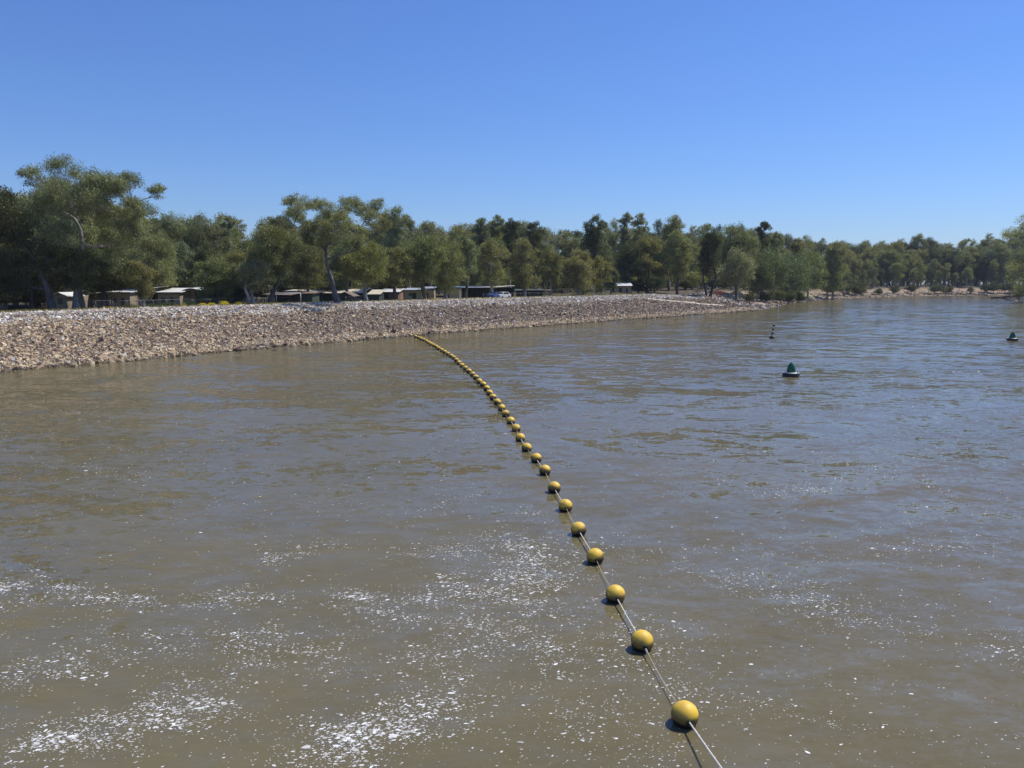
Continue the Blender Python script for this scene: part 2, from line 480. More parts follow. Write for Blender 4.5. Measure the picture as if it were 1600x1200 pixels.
# earth colours: dark brown earth under the riprap so the gaps read dark, pale dust on the crest, dry grass behind, sand on the natural bank
def earth_colour(s, t, x, y, z):
    b = smooth01(s+0.9*t, S_SPIT-9, S_SPIT+8)[..., None]
    n1 = (fbm(x, y, 21, 6.0)*0.5+0.5)[..., None]; n2 = (fbm(x, y, 22, 1.7)*0.5+0.5)[..., None]
    sub = np.array([0.13, 0.10, 0.08]); dust = np.array([0.42, 0.36, 0.28]); straw = np.array([0.27, 0.22, 0.12]); grn = np.array([0.075, 0.085, 0.035])
    T = t[..., None]
    top = smooth01(T, 17.5, 19.5)
    rip = sub*(1-top)+dust*top
    back = straw*(n1)+grn*(1-n1)
    g = smooth01(T+2.5*(n2-0.5), 22.5, 25.5)
    rip = rip*(1-g)+back*g
    g3 = smooth01(T+6*(n2-0.5), 29, 37); rip = rip*(1-g3)+np.array([0.085, 0.068, 0.042])*(.7+.6*n1)*g3  # leaf litter, its colour darkened to paint in the tree cover's shade
    sand = np.array([0.47, 0.34, 0.22])*(0.75+0.4*n2); mud = np.array([0.16, 0.13, 0.095]); leaf = np.array([0.10, 0.078, 0.048])  # leaf: litter tone lowered to carry the canopy shade
    nat = sand*n1 + mud*(1-n1)
    nat = nat*smooth01(T, 0.6, 2.0) + mud*0.7*(1-smooth01(T, 0.6, 2.0))
    g2 = smooth01(T+8*(n1-0.5), 15, 24); nat = nat*(1-g2)+leaf*g2
    # the sandy beach at the far bend is paler
    return rip*(1-b)+nat*b
C = earth_colour(S_grid, T_grid, G[..., 0], G[..., 1], G[..., 2])
me = np_mesh('river_bank', G.reshape(-1, 3), grid_faces(nx_, nt_), M['earth'], True, C.reshape(-1, 3))
bank = link(bpy.data.objects.new('river_bank', me)); tag(bank, kind='structure')

# right bank, seen only at the right edge
WR = [(118, -60), (122, 0), (136, 80), at(1800, 492)[:2], at(1680, 480)[:2], at(1622, 475)[:2], at(1590, 471)[:2], at(1584, 467.6)[:2], at(1610, 465.5)[:2], (330, 412), (420, 420), (560, 470)]
RH = catmull(WR, 3.0)
RT = np.gradient(RH, axis=0)
for _ in range(8): RT[1:-1] = (RT[:-2]+RT[1:-1]*2+RT[2:])/4
RT /= np.linalg.norm(RT, axis=1)[:, None]
RN = np.stack([RT[:, 1], -RT[:, 0]], 1)
ROFF = np.r_[-8, -3, 0, 1.5, 3, 5, 8, 12, 17, 24, 34]
V = []
for j, t in enumerate(ROFF):
    p = RH + RN*t
    z = np.interp(t, [-8, 0, 5, 17, 34], [-2, -0.05, 0.7, 3.6, 4.6]) + (fbm(p[:, 0], p[:, 1], 4, 8)*0.6 if t > 1 else 0)
    V.append(np.stack([p[:, 0], p[:, 1], z*np.ones(len(p))], 1))
V = np.stack(V, 1)
n1 = fbm(V[..., 0], V[..., 1], 31, 6)*0.5+0.5
CR = np.array([0.30, 0.23, 0.15])*n1[..., None]+np.array([0.13, 0.11, 0.07])*(1-n1[..., None])
me = np_mesh('far_bank', V.reshape(-1, 3), grid_faces(len(RH), len(ROFF))[:, ::-1], M['earth'], True, CR.reshape(-1, 3))
tag(link(bpy.data.objects.new('east_bank', me)), kind='structure')

# water: one big sheet
mb = MB(); mb.add([(-400, -300, 0), (1200, -300, 0), (1200, 1300, 0), (-400, 1300, 0)], [(0, 1, 2, 3)])
water = mb.build('river_water', M['water']); tag(water, kind='structure')
# river bed / base ground to the horizon, under everything
mb = MB(); mb.add([(-890, -390, -3), (1490, -390, -3), (1490, 1690, -3), (-890, 1690, -3)], [(0, 1, 2, 3)])
base = mb.build('ground', simple('far_ground', (0.10, 0.085, 0.05), 0.95, 0.2, 0.05)); tag(base, kind='structure')

# ------------------------------------------------------------------ stones of the embankment
def ico():
    p = (1+5**0.5)/2
    v = np.array([(-1,p,0),(1,p,0),(-1,-p,0),(1,-p,0),(0,-1,p),(0,1,p),(0,-1,-p),(0,1,-p),(p,0,-1),(p,0,1),(-p,0,-1),(-p,0,1)], float)
    v /= np.linalg.norm(v[0])
    f = np.array([(0,11,5),(0,5,1),(0,1,7),(0,7,10),(0,10,11),(1,5,9),(5,11,4),(11,10,2),(10,7,6),(7,1,8),(3,9,4),(3,4,2),(3,2,6),(3,6,8),(3,8,9),(4,9,5),(2,4,11),(6,2,10),(8,6,7),(9,8,1)])
    return v, f
IV, IF = ico()
KV = np.array([(1,0,0),(0,1,0),(-1,0,0),(0,-1,0),(0,0,1),(0,0,-1)], float)*1.12
KF = np.array([(0,1,4),(1,2,4),(2,3,4),(3,0,4),(1,0,5),(2,1,5),(3,2,5),(0,3,5)])

def rand_rot(n, flat=None):
    q = rng.normal(size=(n, 4))
    if flat is not None: q[:, 1:3] *= flat
    q /= np.linalg.norm(q, axis=1)[:, None]
    a, b, c, d = q.T
    return np.stack([np.stack([1-2*(c*c+d*d), 2*(b*c-a*d), 2*(b*d+a*c)], -1),
                     np.stack([2*(b*c+a*d), 1-2*(b*b+d*d), 2*(c*d-a*b)], -1),
                     np.stack([2*(b*d-a*c), 2*(c*d+a*b), 1-2*(b*b+c*c)], -1)], 1)

def stones(n, s, t, size, col, name, parent, lift=0.1):
    P = surf(s, t)
    V = np.repeat(KV[None], n, 0)*(1+rng.uniform(-0.3, 0.25, (n, 6, 1)))+rng.uniform(-.3, .3, (n, 6, 3))
    V = V*np.stack([rng.uniform(0.8, 1.35, n), rng.uniform(0.6, 1.05, n), rng.uniform(0.35, 0.7, n)], -1)[:, None, :]
    R = rand_rot(n) if name != 'riprap_stones' else rand_rot(n, .55)
    V = np.einsum('nij,nkj->nki', R, V)*size[:, None, None]
    V += P[:, None, :]; V[:, :, 2] += (size*lift)[:, None]
    F = (KF[None]+6*np.arange(n)[:, None, None]).reshape(-1, 3)
    cc = np.repeat(col, 6, 0)
    me = np_mesh(name, V.reshape(-1, 3), F, M['stone'], False, cc)
    o = link(bpy.data.objects.new(name, me), parent)
    return o

PAL = {'cream': (0.64, 0.53, 0.36), 'beige': (0.52, 0.41, 0.265), 'orange': (0.48, 0.34, 0.22), 'purple': (0.25, 0.195, 0.155),
       'grey': (0.35, 0.30, 0.235), 'white': (0.72, 0.66, 0.55), 'dark': (0.165, 0.125, 0.10)}
PAL = {k: (v[0]*.97, v[1]*.93, v[2]*.87) for k, v in PAL.items()}; PAL['white'] = (0.74, 0.71, 0.65)
PN = list(PAL); PC = np.array([PAL[k] for k in PN])
def stone_colours(s, t):
    p = surf(s, t); X, Y = p[:, 0], p[:, 1]
    u = smooth01(s, S_SPIT-190, S_SPIT-110)        # 0 left (beige) .. 1 right (purple)
    n = fbm(X, Y, 40, 10)*0.5
    low = 1-smooth01(t+n*1.2, 2.0, 4.5); high = smooth01(t+n*3, 12.6, 15.6)
    mid = np.clip(1-low-high, 0, 1)
    W = {}
    W['cream'] = low*0.5+mid*(0.26*(1-u)+0.05*u)+high*0.22
    W['beige'] = low*0.33+mid*(0.26*(1-u)+0.09*u)+high*0.12
    W['orange'] = low*0.05+mid*(0.22*(1-u)+0.08*u)*(1+n)+high*0.03
    W['purple'] = low*0.04+mid*(0.10*(1-u)+0.40*u)+high*0.05
    W['grey'] = low*0.05+mid*(0.08*(1-u)+0.24*u)+high*0.16
    W['white'] = low*0.03+mid*0.03+high*0.42
    W['dark'] = low*0.03+mid*(0.07*(1-u)+0.12*u)+high*0.01
    w_ = np.stack([W[k] for k in PN], 1); w_ = np.clip(w_, 0.002, None); w_ /= w_.sum(1)[:, None]
    c = (w_.cumsum(1) < rng.random(len(s))[:, None]).sum(1).clip(0, len(PN)-1)
    wet = 1-0.68*(1-smooth01(p[:, 2], 0.02, 0.16))      # stones the river keeps wet
    return PC[c]*rng.uniform(0.82, 1.16, (len(s), 1))*wet[:, None]

S_VIS0 = SS[np.argmin(np.linalg.norm(SH-np.array(at(-90, 592)[:2]), axis=1))]
n = 148000
u_ = rng.random(n)
s_ = S_VIS0 + (S_SPIT+6-S_VIS0)*u_**1.12
t_ = rng.uniform(-0.6, 20.5, n)
keep = (s_+0.9*t_ < S_SPIT+14)
# the pale track across the slope keeps bare
trk_t = np.interp(s_, [S_SPIT-62, S_SPIT-40, S_SPIT-18, S_SPIT], [13.5, 10.0, 6.5, 3.0]); 
s_, t_ = s_[keep], t_[keep]
size = rng.gamma(3.2, 0.033, len(s_)).clip(0.05, 0.36)*(1-0.3*smooth01(t_, 15, 18))
size *= 1+0.25*smooth01(s_, S_VIS0+60, S_SPIT)
st = stones(len(s_), s_, t_, size, stone_colours(s_, t_), 'riprap_stones', bank)
st['kind'] = 'stuff'
# the larger rocks along the waterline, one by one
rock_meshes = []
for k in range(8):
    V = IV*(1+rng.uniform(-0.3, 0.3, (12, 1)))*np.array([1.25, 0.95, 0.65])
    V = V@np.asarray(rand_rot(1)[0]).T
    kk = ['cream', 'beige', 'beige', 'grey', 'beige', 'orange', 'dark', 'grey'][k]
    rock_meshes.append(np_mesh('stone', V, IF, M['stone'], False, np.repeat(np.array([PAL[kk]])*0.78, 12, 0)))
for k in range(170):
    s0 = S_VIS0 + (S_SPIT-60-S_VIS0)*random.random()**1.5; t0 = random.uniform(-0.5, 1.6)
    p = surf(np.array([s0]), np.array([t0]))[0]
    o = link(bpy.data.objects.new('stone', random.choice(rock_meshes)), bank)
    r = random.uniform(0.26, 0.5)
    o.location = (p[0], p[1], max(p[2], 0)+r*0.12); o.scale = (r, r*random.uniform(.8, 1.1), r*random.uniform(.6, 1)); o.rotation_euler = (random.uniform(-.4, .4), random.uniform(-.4, .4), random.uniform(0, 6.28))

# pale gravel track running down across the stones to the spit
gs = np.arange(S_SPIT-110, S_SPIT+4, .5); gt = np.arange(0, 17, .25)
GS, GT = np.meshgrid(gs, gt, indexing='ij'); GP = surf(GS, GT)
f_ = GP[..., 1]*cp-(GP[..., 2]-CAM_H)*sp; u_p = GP[..., 1]*sp+(GP[..., 2]-CAM_H)*cp
GX = 800+1200*GP[..., 0]/f_; GY = 600-1200*u_p/f_
tr = []
for px, py in [(1012, 468.2), (1040, 470.5), (1075, 473.5), (1110, 477), (1140, 480), (1168, 482.3)]:
    k = np.unravel_index(np.argmin((GX-px)**2+(GY-py)**2*16), GX.shape); tr.append((GS[k], GT[k]))
tr = catmull([np.array(q) for q in tr], 1.0)
V = []
for k, (a_, b_) in enumerate(tr):
    hw = .25+.8*k/len(tr)
    for o_, dz in ((-hw, .10), (-hw*.5, .26), (hw*.5, .30), (hw, .12)):
        q = surf(np.array([a_]), np.array([b_+o_]))[0]; V.append((q[0], q[1], q[2]+dz))
tk = np_mesh('gravel_track', V, grid_faces(len(tr), 4), M['earth'], True, np.repeat(np.array([[.50, .42, .31]]), len(V), 0))
tag(link(bpy.data.objects.new('gravel_track', tk)), kind='structure')

# ------------------------------------------------------------------ tree generator
def tube_np(pts, rad, n=6):
    pts = np.asarray(pts, float); k = len(pts)
    d = np.gradient(pts, axis=0); d /= np.linalg.norm(d, axis=1)[:, None]+1e-9
    ref = np.array([0.31, 0.95, 0.05])
    a = np.cross(d, ref); a /= np.linalg.norm(a, axis=1)[:, None]+1e-9; b = np.cross(d, a)
    th = np.arange(n)*2*np.pi/n
    V = pts[:, None]+(a[:, None]*np.cos(th)[None, :, None]+b[:, None]*np.sin(th)[None, :, None])*np.asarray(rad)[:, None, None]
    i = np.arange(k-1)[:, None]; j = np.arange(n)[None, :]; j2 = (j+1) % n
    F = np.stack([i*n+j, i*n+j2, (i+1)*n+j2, (i+1)*n+j], -1).reshape(-1, 4)
    return V.reshape(-1, 3), F

def tree_mesh(seed, H, R, base=0.3, lobes=None, n_lobes=12, trunk_r=0.35, lean=(0, 0), fork=0.3, leaf=0.30,
              dens=0.88, droop=0.5, lr=(0.34, 0.52), twig=True, clump=(0.24, 0.54), ncl=17, stems=1, topf=1.0):
    r = np.random.default_rng(seed)
    if lobes is None:
        lobes = []
        cz = H*(base+1)/2; hz = H*(1-base)/2
        cand_prev = []
        for i in range(n_lobes):
            best = None
            for _ in range(10):
                d = r.normal(size=3); d /= np.linalg.norm(d); q = r.random()**0.45
                rr = R*r.uniform(*lr)
                c = np.array([d[0]*(R-rr)*q, d[1]*(R-rr)*q, cz+d[2]*max(hz-rr*0.7, 0.3)*q])
                sc = min([np.linalg.norm(c-l[0]) for l in cand_prev], default=9)
                if best is None or sc > best[0]: best = (sc, c, rr)
            cand_prev.append((best[1], best[2]))
        # always one lobe reaching the top
        rr = R*lr[0]; ax = r.uniform(-.3, .3)*R; rr = rr*topf
        for ox, dz in ((0, .75), (.45, 1.6), (-.5, 2.1)):
            cand_prev.append((np.array([np.clip(ax+ox*R, -R*.62, R*.62), r.uniform(-.3, .3)*R, H-rr*dz]), rr*r.uniform(.85, 1.1)))
        lobes = cand_prev
    else:
        lobes = [(np.array(l[:3], float), l[3]*1.22) for l in lobes]
    TV, TF, nv = [], [], 0
    nodes = []   # (pos, radius)
    def add_tube(p, rad, n):
        nonlocal nv
        v, f = tube_np(p, rad, n); TV.append(v); TF.append(f+nv); nv += len(v)
    fh = H*fork
    for sidx in range(stems):
        ph = r.uniform(0, 6.28); off = 0.0 if stems == 1 else trunk_r*1.1
        bx, by = off*math.cos(ph), off*math.sin(ph)
        lx = lean[0]+(0 if stems == 1 else r.uniform(-.16, .16)*H*(1 if sidx % 2 else -1)*.8); ly = lean[1]+(0 if stems == 1 else r.uniform(-.1, .1)*H)
        zz = np.linspace(0, 1, 7); wob = np.stack([np.sin(zz*r.uniform(2, 4.5)+r.uniform(0, 6))-math.sin(0), np.sin(zz*r.uniform(2, 4.5)+r.uniform(0, 6))], 1); wob = (wob-wob[0])*0.013*H
        P = np.stack([bx+lx*zz**1.2+wob[:, 0], by+ly*zz**1.2+wob[:, 1], zz*fh*(1+0.15*sidx)-0.4*(zz == 0)], 1)
        tr = trunk_r/math.sqrt(stems)*1.1
        rad = tr*np.array([1.45, 1.05, .95, .88, .82, .76, .7])
        add_tube(P, rad, 10)
        for q in range(2, 7): nodes.append((P[q], rad[q], q >= 5))
        # leader
        top = max(lobes, key=lambda l: l[0][2]-0.5*np.linalg.norm(l[0][:2]-P[-1][:2]))[0]
        tt = np.linspace(0, 1, 6)[:, None]
        L2 = P[-1]*(1-tt)+(P[-1]*.55+top*.45)*tt+r.normal(size=3)*0.02*H*np.sin(tt*3.1)
        rl = np.linspace(rad[-1], rad[-1]*.45, 6); add_tube(L2, rl, 8)
        for q in range(1, 6): nodes.append((L2[q], rl[q], True))
    order = sorted(lobes, key=lambda l: np.linalg.norm(l[0]-np.array([lean[0], lean[1], fh])))
    cl = []
    for c, rr in order:
        def cost(nd):
            v = c-nd[0]; h = np.linalg.norm(v[:2]); ln = np.linalg.norm(v)
            pen = 0 if v[2] > 0.25*h else (0.25*h-v[2])*2.5
            return ln+pen-nd[1]*4
        nd = min(nodes, key=cost)
        a = nd[0]; e = c-np.array([0, 0, rr*0.35]); L_ = np.linalg.norm(e-a)
        mid = (a+e)/2+np.array([0, 0, L_*r.uniform(-0.05, 0.12)])+r.normal(size=3)*L_*.05
        tt = np.linspace(0, 1, 7)[:, None]
        P = (1-tt)**2*a+2*tt*(1-tt)*mid+tt**2*e; P += r.normal(size=3)*L_*0.03*np.sin(tt*6.28)
        r0 = min(max(nd[1]*0.78, .08), 0.08+0.034*L_+rr*0.02); rad = np.linspace(r0, r0*.4, 7)
        add_tube(P, rad, 6)
        for q in range(2, 7): nodes.append((P[q], rad[q], True))
        # clumps on the upper shell of the lobe
        for _ in range(ncl):
            d = r.normal(size=3); d[2] = d[2]*.8+.25; d /= np.linalg.norm(d)
            cr = rr*r.uniform(*clump)
            cc = c+d*np.array([1, 1, .95])*(rr-cr*.6)*r.random()**0.3*r.uniform(.9, 1.22)
            cl.append((cc, cr))
            if twig:
                st_ = P[r.integers(3, 7)]; m_ = (st_+cc)/2+np.array([0, 0, -0.1*rr])+r.normal(size=3)*.08*rr
                tq = np.array([0, .5, 1])[:, None]; PP = (1-tq)**2*st_+2*tq*(1-tq)*m_+tq**2*cc
                add_tube(PP, [max(0.022, r0*.3), 0.024, 0.012], 4)
    # leaves
    LV = []
    for cc, cr in cl:
        k = int(112*dens*(cr**1.7)/(leaf/0.3)**2)+20
        d = r.normal(size=(k, 3)); d /= np.linalg.norm(d, axis=1)[:, None]
        q = r.random(k)**0.5*(1+np.abs(r.normal(size=k))*.16)
        p = d*q[:, None]*np.array([1, 1, .82])
        p[:, 2] = np.where(p[:, 2] < 0, p[:, 2]*.7, p[:, 2])
        p[:, 2] -= droop*(p[:, 0]**2+p[:, 1]**2)*r.random(k)*.9
        LV.append(cc+p*cr*1.12)
    C_ = np.concatenate(LV); k = len(C_)
    dn = r.normal(size=(k, 3)); dn[:, 2] -= 0.9+droop*1.4; dn /= np.linalg.norm(dn, axis=1)[:, None]
    sd = np.cross(dn, r.normal(size=(k, 3))); sd /= np.linalg.norm(sd, axis=1)[:, None]
    ln = leaf*r.uniform(.7, 1.45, k)[:, None]; wd = ln*r.uniform(.26, .42, k)[:, None]
    A = C_-dn*ln*.5; B = C_+dn*ln*.5; S1 = C_+sd*wd*.8-dn*ln*.1
    Vl = np.stack([A, S1, B], 1).reshape(-1, 3)
    Fl = np.arange(3*k).reshape(-1, 3)
    trunk = np_mesh('trunk', np.concatenate(TV), np.concatenate(TF), M['bark'], True)
    crown = np_mesh('crown', Vl, Fl, M['foliage'], False)
    return trunk, crown

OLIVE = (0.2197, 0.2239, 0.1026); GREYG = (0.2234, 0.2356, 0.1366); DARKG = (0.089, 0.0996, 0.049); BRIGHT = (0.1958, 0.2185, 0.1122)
YEL = (0.2609, 0.2443, 0.1174); BLUEG = (0.1539, 0.1808, 0.1056); PALE = (0.2747, 0.291, 0.1555)
BARK_D = (0.10, 0.085, 0.07); BARK_M = (0.30, 0.265, 0.23); BARK_P = (0.50, 0.46, 0.40)

def jit(c, a=0.12):
    k = random.uniform(1-a, 1+a); return (c[0]*k*random.uniform(.94, 1.06), c[1]*k, c[2]*k*random.uniform(.9, 1.1), 1)

def place_tree(meshes, loc, rz, sc, fc, bc, label, cat='tree', group=None, name='gum_tree'):
    root = empty(name, loc, rz); root.scale = sc
    tag(root, label, cat, group)
    t = link(bpy.data.objects.new('trunk', meshes[0]), root); t.color = (*bc, 1)
    c = link(bpy.data.objects.new('crown', meshes[1]), root); c.color = jit(fc)
    return root

def landmark(bx, Y, top, wpx, label, seed, fc=OLIVE, bc=BARK_D, cx=None, name='gum_tree', group=None, px_lobes=None, cat='tree', **kw):
    """a tree standing at depth Y, its foot under pixel column bx, reaching the height seen at row `top`,
    wpx wide; lobes may be given as (px x, px y, px radius)"""
    gx = (bx-800)/1200*Y*0.995
    gx = at_y(bx, 470, Y)[0]
    gz = ground_z(gx, Y)
    zt = at_y(bx, top, Y)[2]; H = zt-gz; R = wpx/1200*Y/2
    if px_lobes:
        rr = random.Random(seed)
        L_ = []
        for (lx, ly, lp) in px_lobes:
            p = at_y(lx, ly, Y); rad = lp/1200*Y
            L_.append((p[0]-gx, rr.uniform(-.6, .6)*R, p[2]-gz, rad))
        kw['lobes'] = L_
    elif cx is not None:
        kw['lean'] = ((at_y(cx, 470, Y)[0]-gx)*.6, 0)
    kw['leaf'] = max(kw.get('leaf', .3)*.95, Y*.00185)
    if Y > 200: kw['twig'] = False
    if not px_lobes: kw.setdefault('topf', 1.25)
    if R/H < .19 and 'lr' not in kw: kw['lr'] = (.48, .68); kw['topf'] = 1.0
    ms = tree_mesh(seed, H, R, **kw)
    if cx is not None and not px_lobes:
        pass
    return place_tree(ms, (gx, Y, gz-0.05), 0, (1, 1, 1), fc, bc, label, cat, group, name)

# ------------------------------------------------------------------ landmark trees, left to right
landmark(118, 104, 250, 190, 'tallest gum tree of all, open crown over bare pale limbs, beside the tan cabins', 101, GREYG, BARK_M,
    px_lobes=[(95,268,24),(70,280,16),(48,286,20),(118,290,22),(150,285,20),(60,312,24),(95,325,24),(135,322,24),(172,296,22),(192,280,16),(205,300,16),(221,292,13),(208,290,12),(150,305,24),(182,318,22),(205,322,18),(225,335,11),(218,362,14),(110,300,22),(168,335,22),(196,332,16),(220,320,10),
              (30,345,24),(75,362,26),(120,368,24),(160,372,22),(190,362,18),(95,400,22),(140,405,22),(212,350,10)],
    fork=0.38, trunk_r=0.42, lean=(1.0, 0), dens=1.3, leaf=0.26, droop=0.35, ncl=17, clump=(.24, .56))
landmark(82, 101, 305, 130, 'dark gum tree with thick leaning trunk at the far left, beside the tallest tree', 102, DARKG, BARK_D,
    px_lobes=[(10,320,26),(-20,330,28),(35,335,24),(5,365,28),(45,375,26),(20,405,28),(60,415,24),(80,395,20),(-10,410,28),(35,440,20),(5,448,22)],
    fork=0.3, trunk_r=0.45, lean=(-1.5, 0), dens=1.2, leaf=0.27)
landmark(-35, 100, 296, 120, 'dark tree cut off by the left edge of the view', 103, DARKG, n_lobes=15, base=0.07, leaf=0.28)
landmark(128, 103, 385, 90, 'dark low gum with slim twin trunks under the tallest tree', 104, DARKG, BARK_D, n_lobes=11, base=0.20, stems=2, trunk_r=.3, leaf=0.28)
landmark(160, 112, 385, 110, 'shady dark tree with low branches reaching over the first tan cabin', 105, DARKG, BARK_D, n_lobes=13, base=0.16, leaf=0.28)
landmark(245, 128, 363, 98, 'rounded olive tree with drooping foliage behind the tan cabin roof', 106, OLIVE, BARK_M, n_lobes=14, base=0.18, droop=0.8, leaf=0.26)
landmark(222, 116, 405, 62, 'small yellow-olive tree hanging over the open carport', 107, YEL, BARK_M, n_lobes=11, base=0.15, droop=0.8, leaf=0.24)
landmark(268, 158, 334, 80, 'grey-green gum with a billowing top, left of the gap in the skyline', 108, GREYG, BARK_M, n_lobes=15, base=0.20)
landmark(325, 160, 336, 85, 'broad grey-green gum behind the cabin with the curved carport roof', 109, GREYG, BARK_M, n_lobes=15, base=0.20)
landmark(362, 162, 337, 36, 'slim gum with a tufted open top showing sky between the sprays', 110, GREYG, BARK_P, n_lobes=9, base=0.34, lr=(.3, .42))
landmark(338, 124, 402, 78, 'dense dark green tree with tiered bright tip, right of the curved carport', 111, BRIGHT, BARK_D, n_lobes=16, base=0.00, droop=0.3, name='dense_tree', leaf=0.24, dens=1.4)
landmark(365, 128, 432, 60, 'low dark bushy tree filling the shade left of the goal frame', 112, DARKG, BARK_D, n_lobes=12, base=0.00, name='dense_tree', leaf=0.24, dens=1.4)
landmark(422, 126, 350, 100, 'rounded brown-green gum with a dark trunk leaning right over the goal frame', 113, OLIVE, BARK_D, n_lobes=14, base=0.24, lean=(1.6, 0), trunk_r=.38, leaf=0.27)
landmark(395, 122, 400, 60, 'half-bare gum with pale forked limbs beside the goal frame', 114, GREYG, BARK_M, n_lobes=9, base=0.23, stems=2, leaf=0.25)
landmark(528, 127, 308, 170, 'great spreading gum with a thick grey forked trunk rising from the stone crest', 115, GREYG, (0.11, 0.10, 0.095),
    px_lobes=[(450,330,14),(463,318,10),(480,325,16),(455,352,14),(478,352,12),(508,326,14),(530,318,15),(552,322,14),(570,330,14),(585,318,10),(582,342,14),(510,352,15),(540,350,16),(568,362,13),
              (495,345,15),(525,342,15),(550,374,13),(470,362,14),(515,374,13),(442,348,9),(592,336,11),(497,318,12),(595,350,11),(475,375,10),(500,378,11),(560,385,9),(460,340,10)],
    fork=0.22, trunk_r=0.45, lean=(-1.0, 0), dens=1.35, leaf=0.25, droop=0.35, clump=(.24, .54), ncl=16)
landmark(618, 172, 321, 52, 'tall gum whose tufted crown stands behind the right side of the great spreading gum', 116, GREYG, BARK_M, n_lobes=12, base=0.30)
landmark(640, 176, 336, 26, 'thin gum with wispy half-bare top in the skyline gap', 117, GREYG, BARK_P, n_lobes=8, base=0.34, dens=.5)
landmark(572, 138, 372, 82, 'drooping olive gum with a shaggy pale trunk just right of the great gum', 118, OLIVE, BARK_M, n_lobes=14, base=0.14, droop=0.9, leaf=0.26)
landmark(480, 150, 372, 80, 'mid-green gum showing between the limbs of the great spreading gum', 119, OLIVE, BARK_M, n_lobes=13, base=0.14, droop=.6)
landmark(545, 158, 365, 70, 'bright olive gum standing behind the great forked trunk', 120, BRIGHT, BARK_M, n_lobes=12, base=0.12, droop=.6)
landmark(618, 146, 385, 62, 'bushy green gum above the brown cabin, branches down to the roofs', 121, OLIVE, BARK_D, n_lobes=13, base=0.12, droop=.5)
landmark(662, 150, 364, 84, 'vase-shaped gum with dark trunk forking in front of the beige cabin', 122, BRIGHT, BARK_D, n_lobes=15, base=0.17, stems=2, trunk_r=.4, droop=.5)
landmark(672, 186, 344, 66, 'broad rounded gum crown on the skyline above the beige cabin', 123, GREYG, BARK_M, n_lobes=13, base=0.27)
landmark(697, 157, 362, 72, 'weeping olive gum whose foliage hangs nearly to the beige wall', 124, OLIVE, BARK_M, n_lobes=15, base=0.05, droop=1.0)
landmark(728, 168, 366, 52, 'dark-trunked gum left of the parked cars', 125, GREYG, BARK_D, n_lobes=12, base=0.12, droop=.6)
landmark(768, 176, 372, 62, 'leafy gum with one pale curved trunk behind the parked cars', 126, OLIVE, BARK_P, n_lobes=13, base=0.11, droop=.5)
landmark(752, 215, 340, 36, 'skyline gum with a pointed left tuft above the cars', 127, GREYG, BARK_M, n_lobes=10, base=0.34)
landmark(775, 217, 335, 30, 'highest feathery skyline tuft above the dark carports', 128, GREYG, BARK_P, n_lobes=9, base=0.34)
landmark(798, 215, 341, 40, 'skyline gum with two tufts right of the feathery tallest one', 129, DARKG, BARK_M, n_lobes=10, base=0.34)
landmark(834, 205, 345, 50, 'dark domed gum on the skyline before the dip', 130, DARKG, BARK_M, n_lobes=12, base=0.23)
landmark(820, 186, 372, 60, 'olive gum with layered clumps behind the shed row', 131, OLIVE, BARK_M, n_lobes=14, base=0.05, droop=.6)
landmark(862, 192, 388, 46, 'smaller mid-green gum beside the shed end wall', 132, OLIVE, BARK_M, n_lobes=12, base=0.05, droop=.6)
landmark(905, 196, 388, 64, 'yellow-green gum rising alone in front of the darker belt, right of the sheds', 133, YEL, BARK_M, n_lobes=15, base=0.04, droop=.7)
landmark(940, 202, 398, 40, 'narrow olive tree left of the little cream-roofed hut', 134, OLIVE, BARK_M, n_lobes=11, base=0.02, droop=.7)
landmark(955, 216, 420, 24, 'small bushy sapling tree at the corner of the cream-roofed hut', 135, BRIGHT, BARK_M, n_lobes=10, base=0.00, name='young_tree')
landmark(926, 238, 336, 42, 'tall skyline gum with a rounded dark head above the cream-roofed hut', 136, DARKG, BARK_M, n_lobes=11, base=0.27)
landmark(974, 250, 332, 26, 'tall slim skyline gum, left of the twin open tufts', 137, GREYG, BARK_M, n_lobes=9, base=0.34)
landmark(997, 252, 334, 30, 'skyline gum with an open tufted crown, sky showing through', 138, GREYG, BARK_P, n_lobes=9, base=0.34, dens=.8)
landmark(1045, 255, 336, 40, 'skyline gum with a flat umbrella crown over dark limbs', 139, GREYG, BARK_D, n_lobes=10, base=0.41)
landmark(1010, 232, 366, 56, 'brown-green gum with shaded trunks right of the cream-roofed hut', 140, OLIVE, BARK_D, n_lobes=13, base=0.12)
landmark(1058, 236, 358, 56, 'rounded olive gum above the end of the fence', 141, OLIVE, BARK_D, n_lobes=14, base=0.16)
landmark(1103, 228, 378, 24, 'thin dark-trunked gum, left one of the pair at the end of the stone bank', 142, DARKG, (0.04, 0.036, 0.034), n_lobes=9, base=0.34, lean=(-1.2, 0), trunk_r=.3)
landmark(1109, 229, 360, 46, 'leaning dark-trunked gum, right one of the pair at the end of the stone bank', 143, DARKG, (0.04, 0.036, 0.034), n_lobes=11, base=0.28, lean=(2.2, 0), trunk_r=.38)
landmark(1150, 262, 346, 78, 'large bright green domed gum behind the orange barrier', 144, BRIGHT, BARK_M, n_lobes=16, base=0.16)
landmark(1190, 275, 345, 26, 'dark spire-topped tree poking above the green dome', 145, DARKG, BARK_M, n_lobes=10, base=0.27)
landmark(1208, 285, 362, 30, 'tufted skyline gum right of the dark spire', 146, GREYG, BARK_M, n_lobes=10, base=0.27)
landmark(1150, 250, 388, 74, 'grey-green gum leaning over the earth mound beyond the spit', 147, GREYG, BARK_D, n_lobes=13, base=0.09, droop=.6)
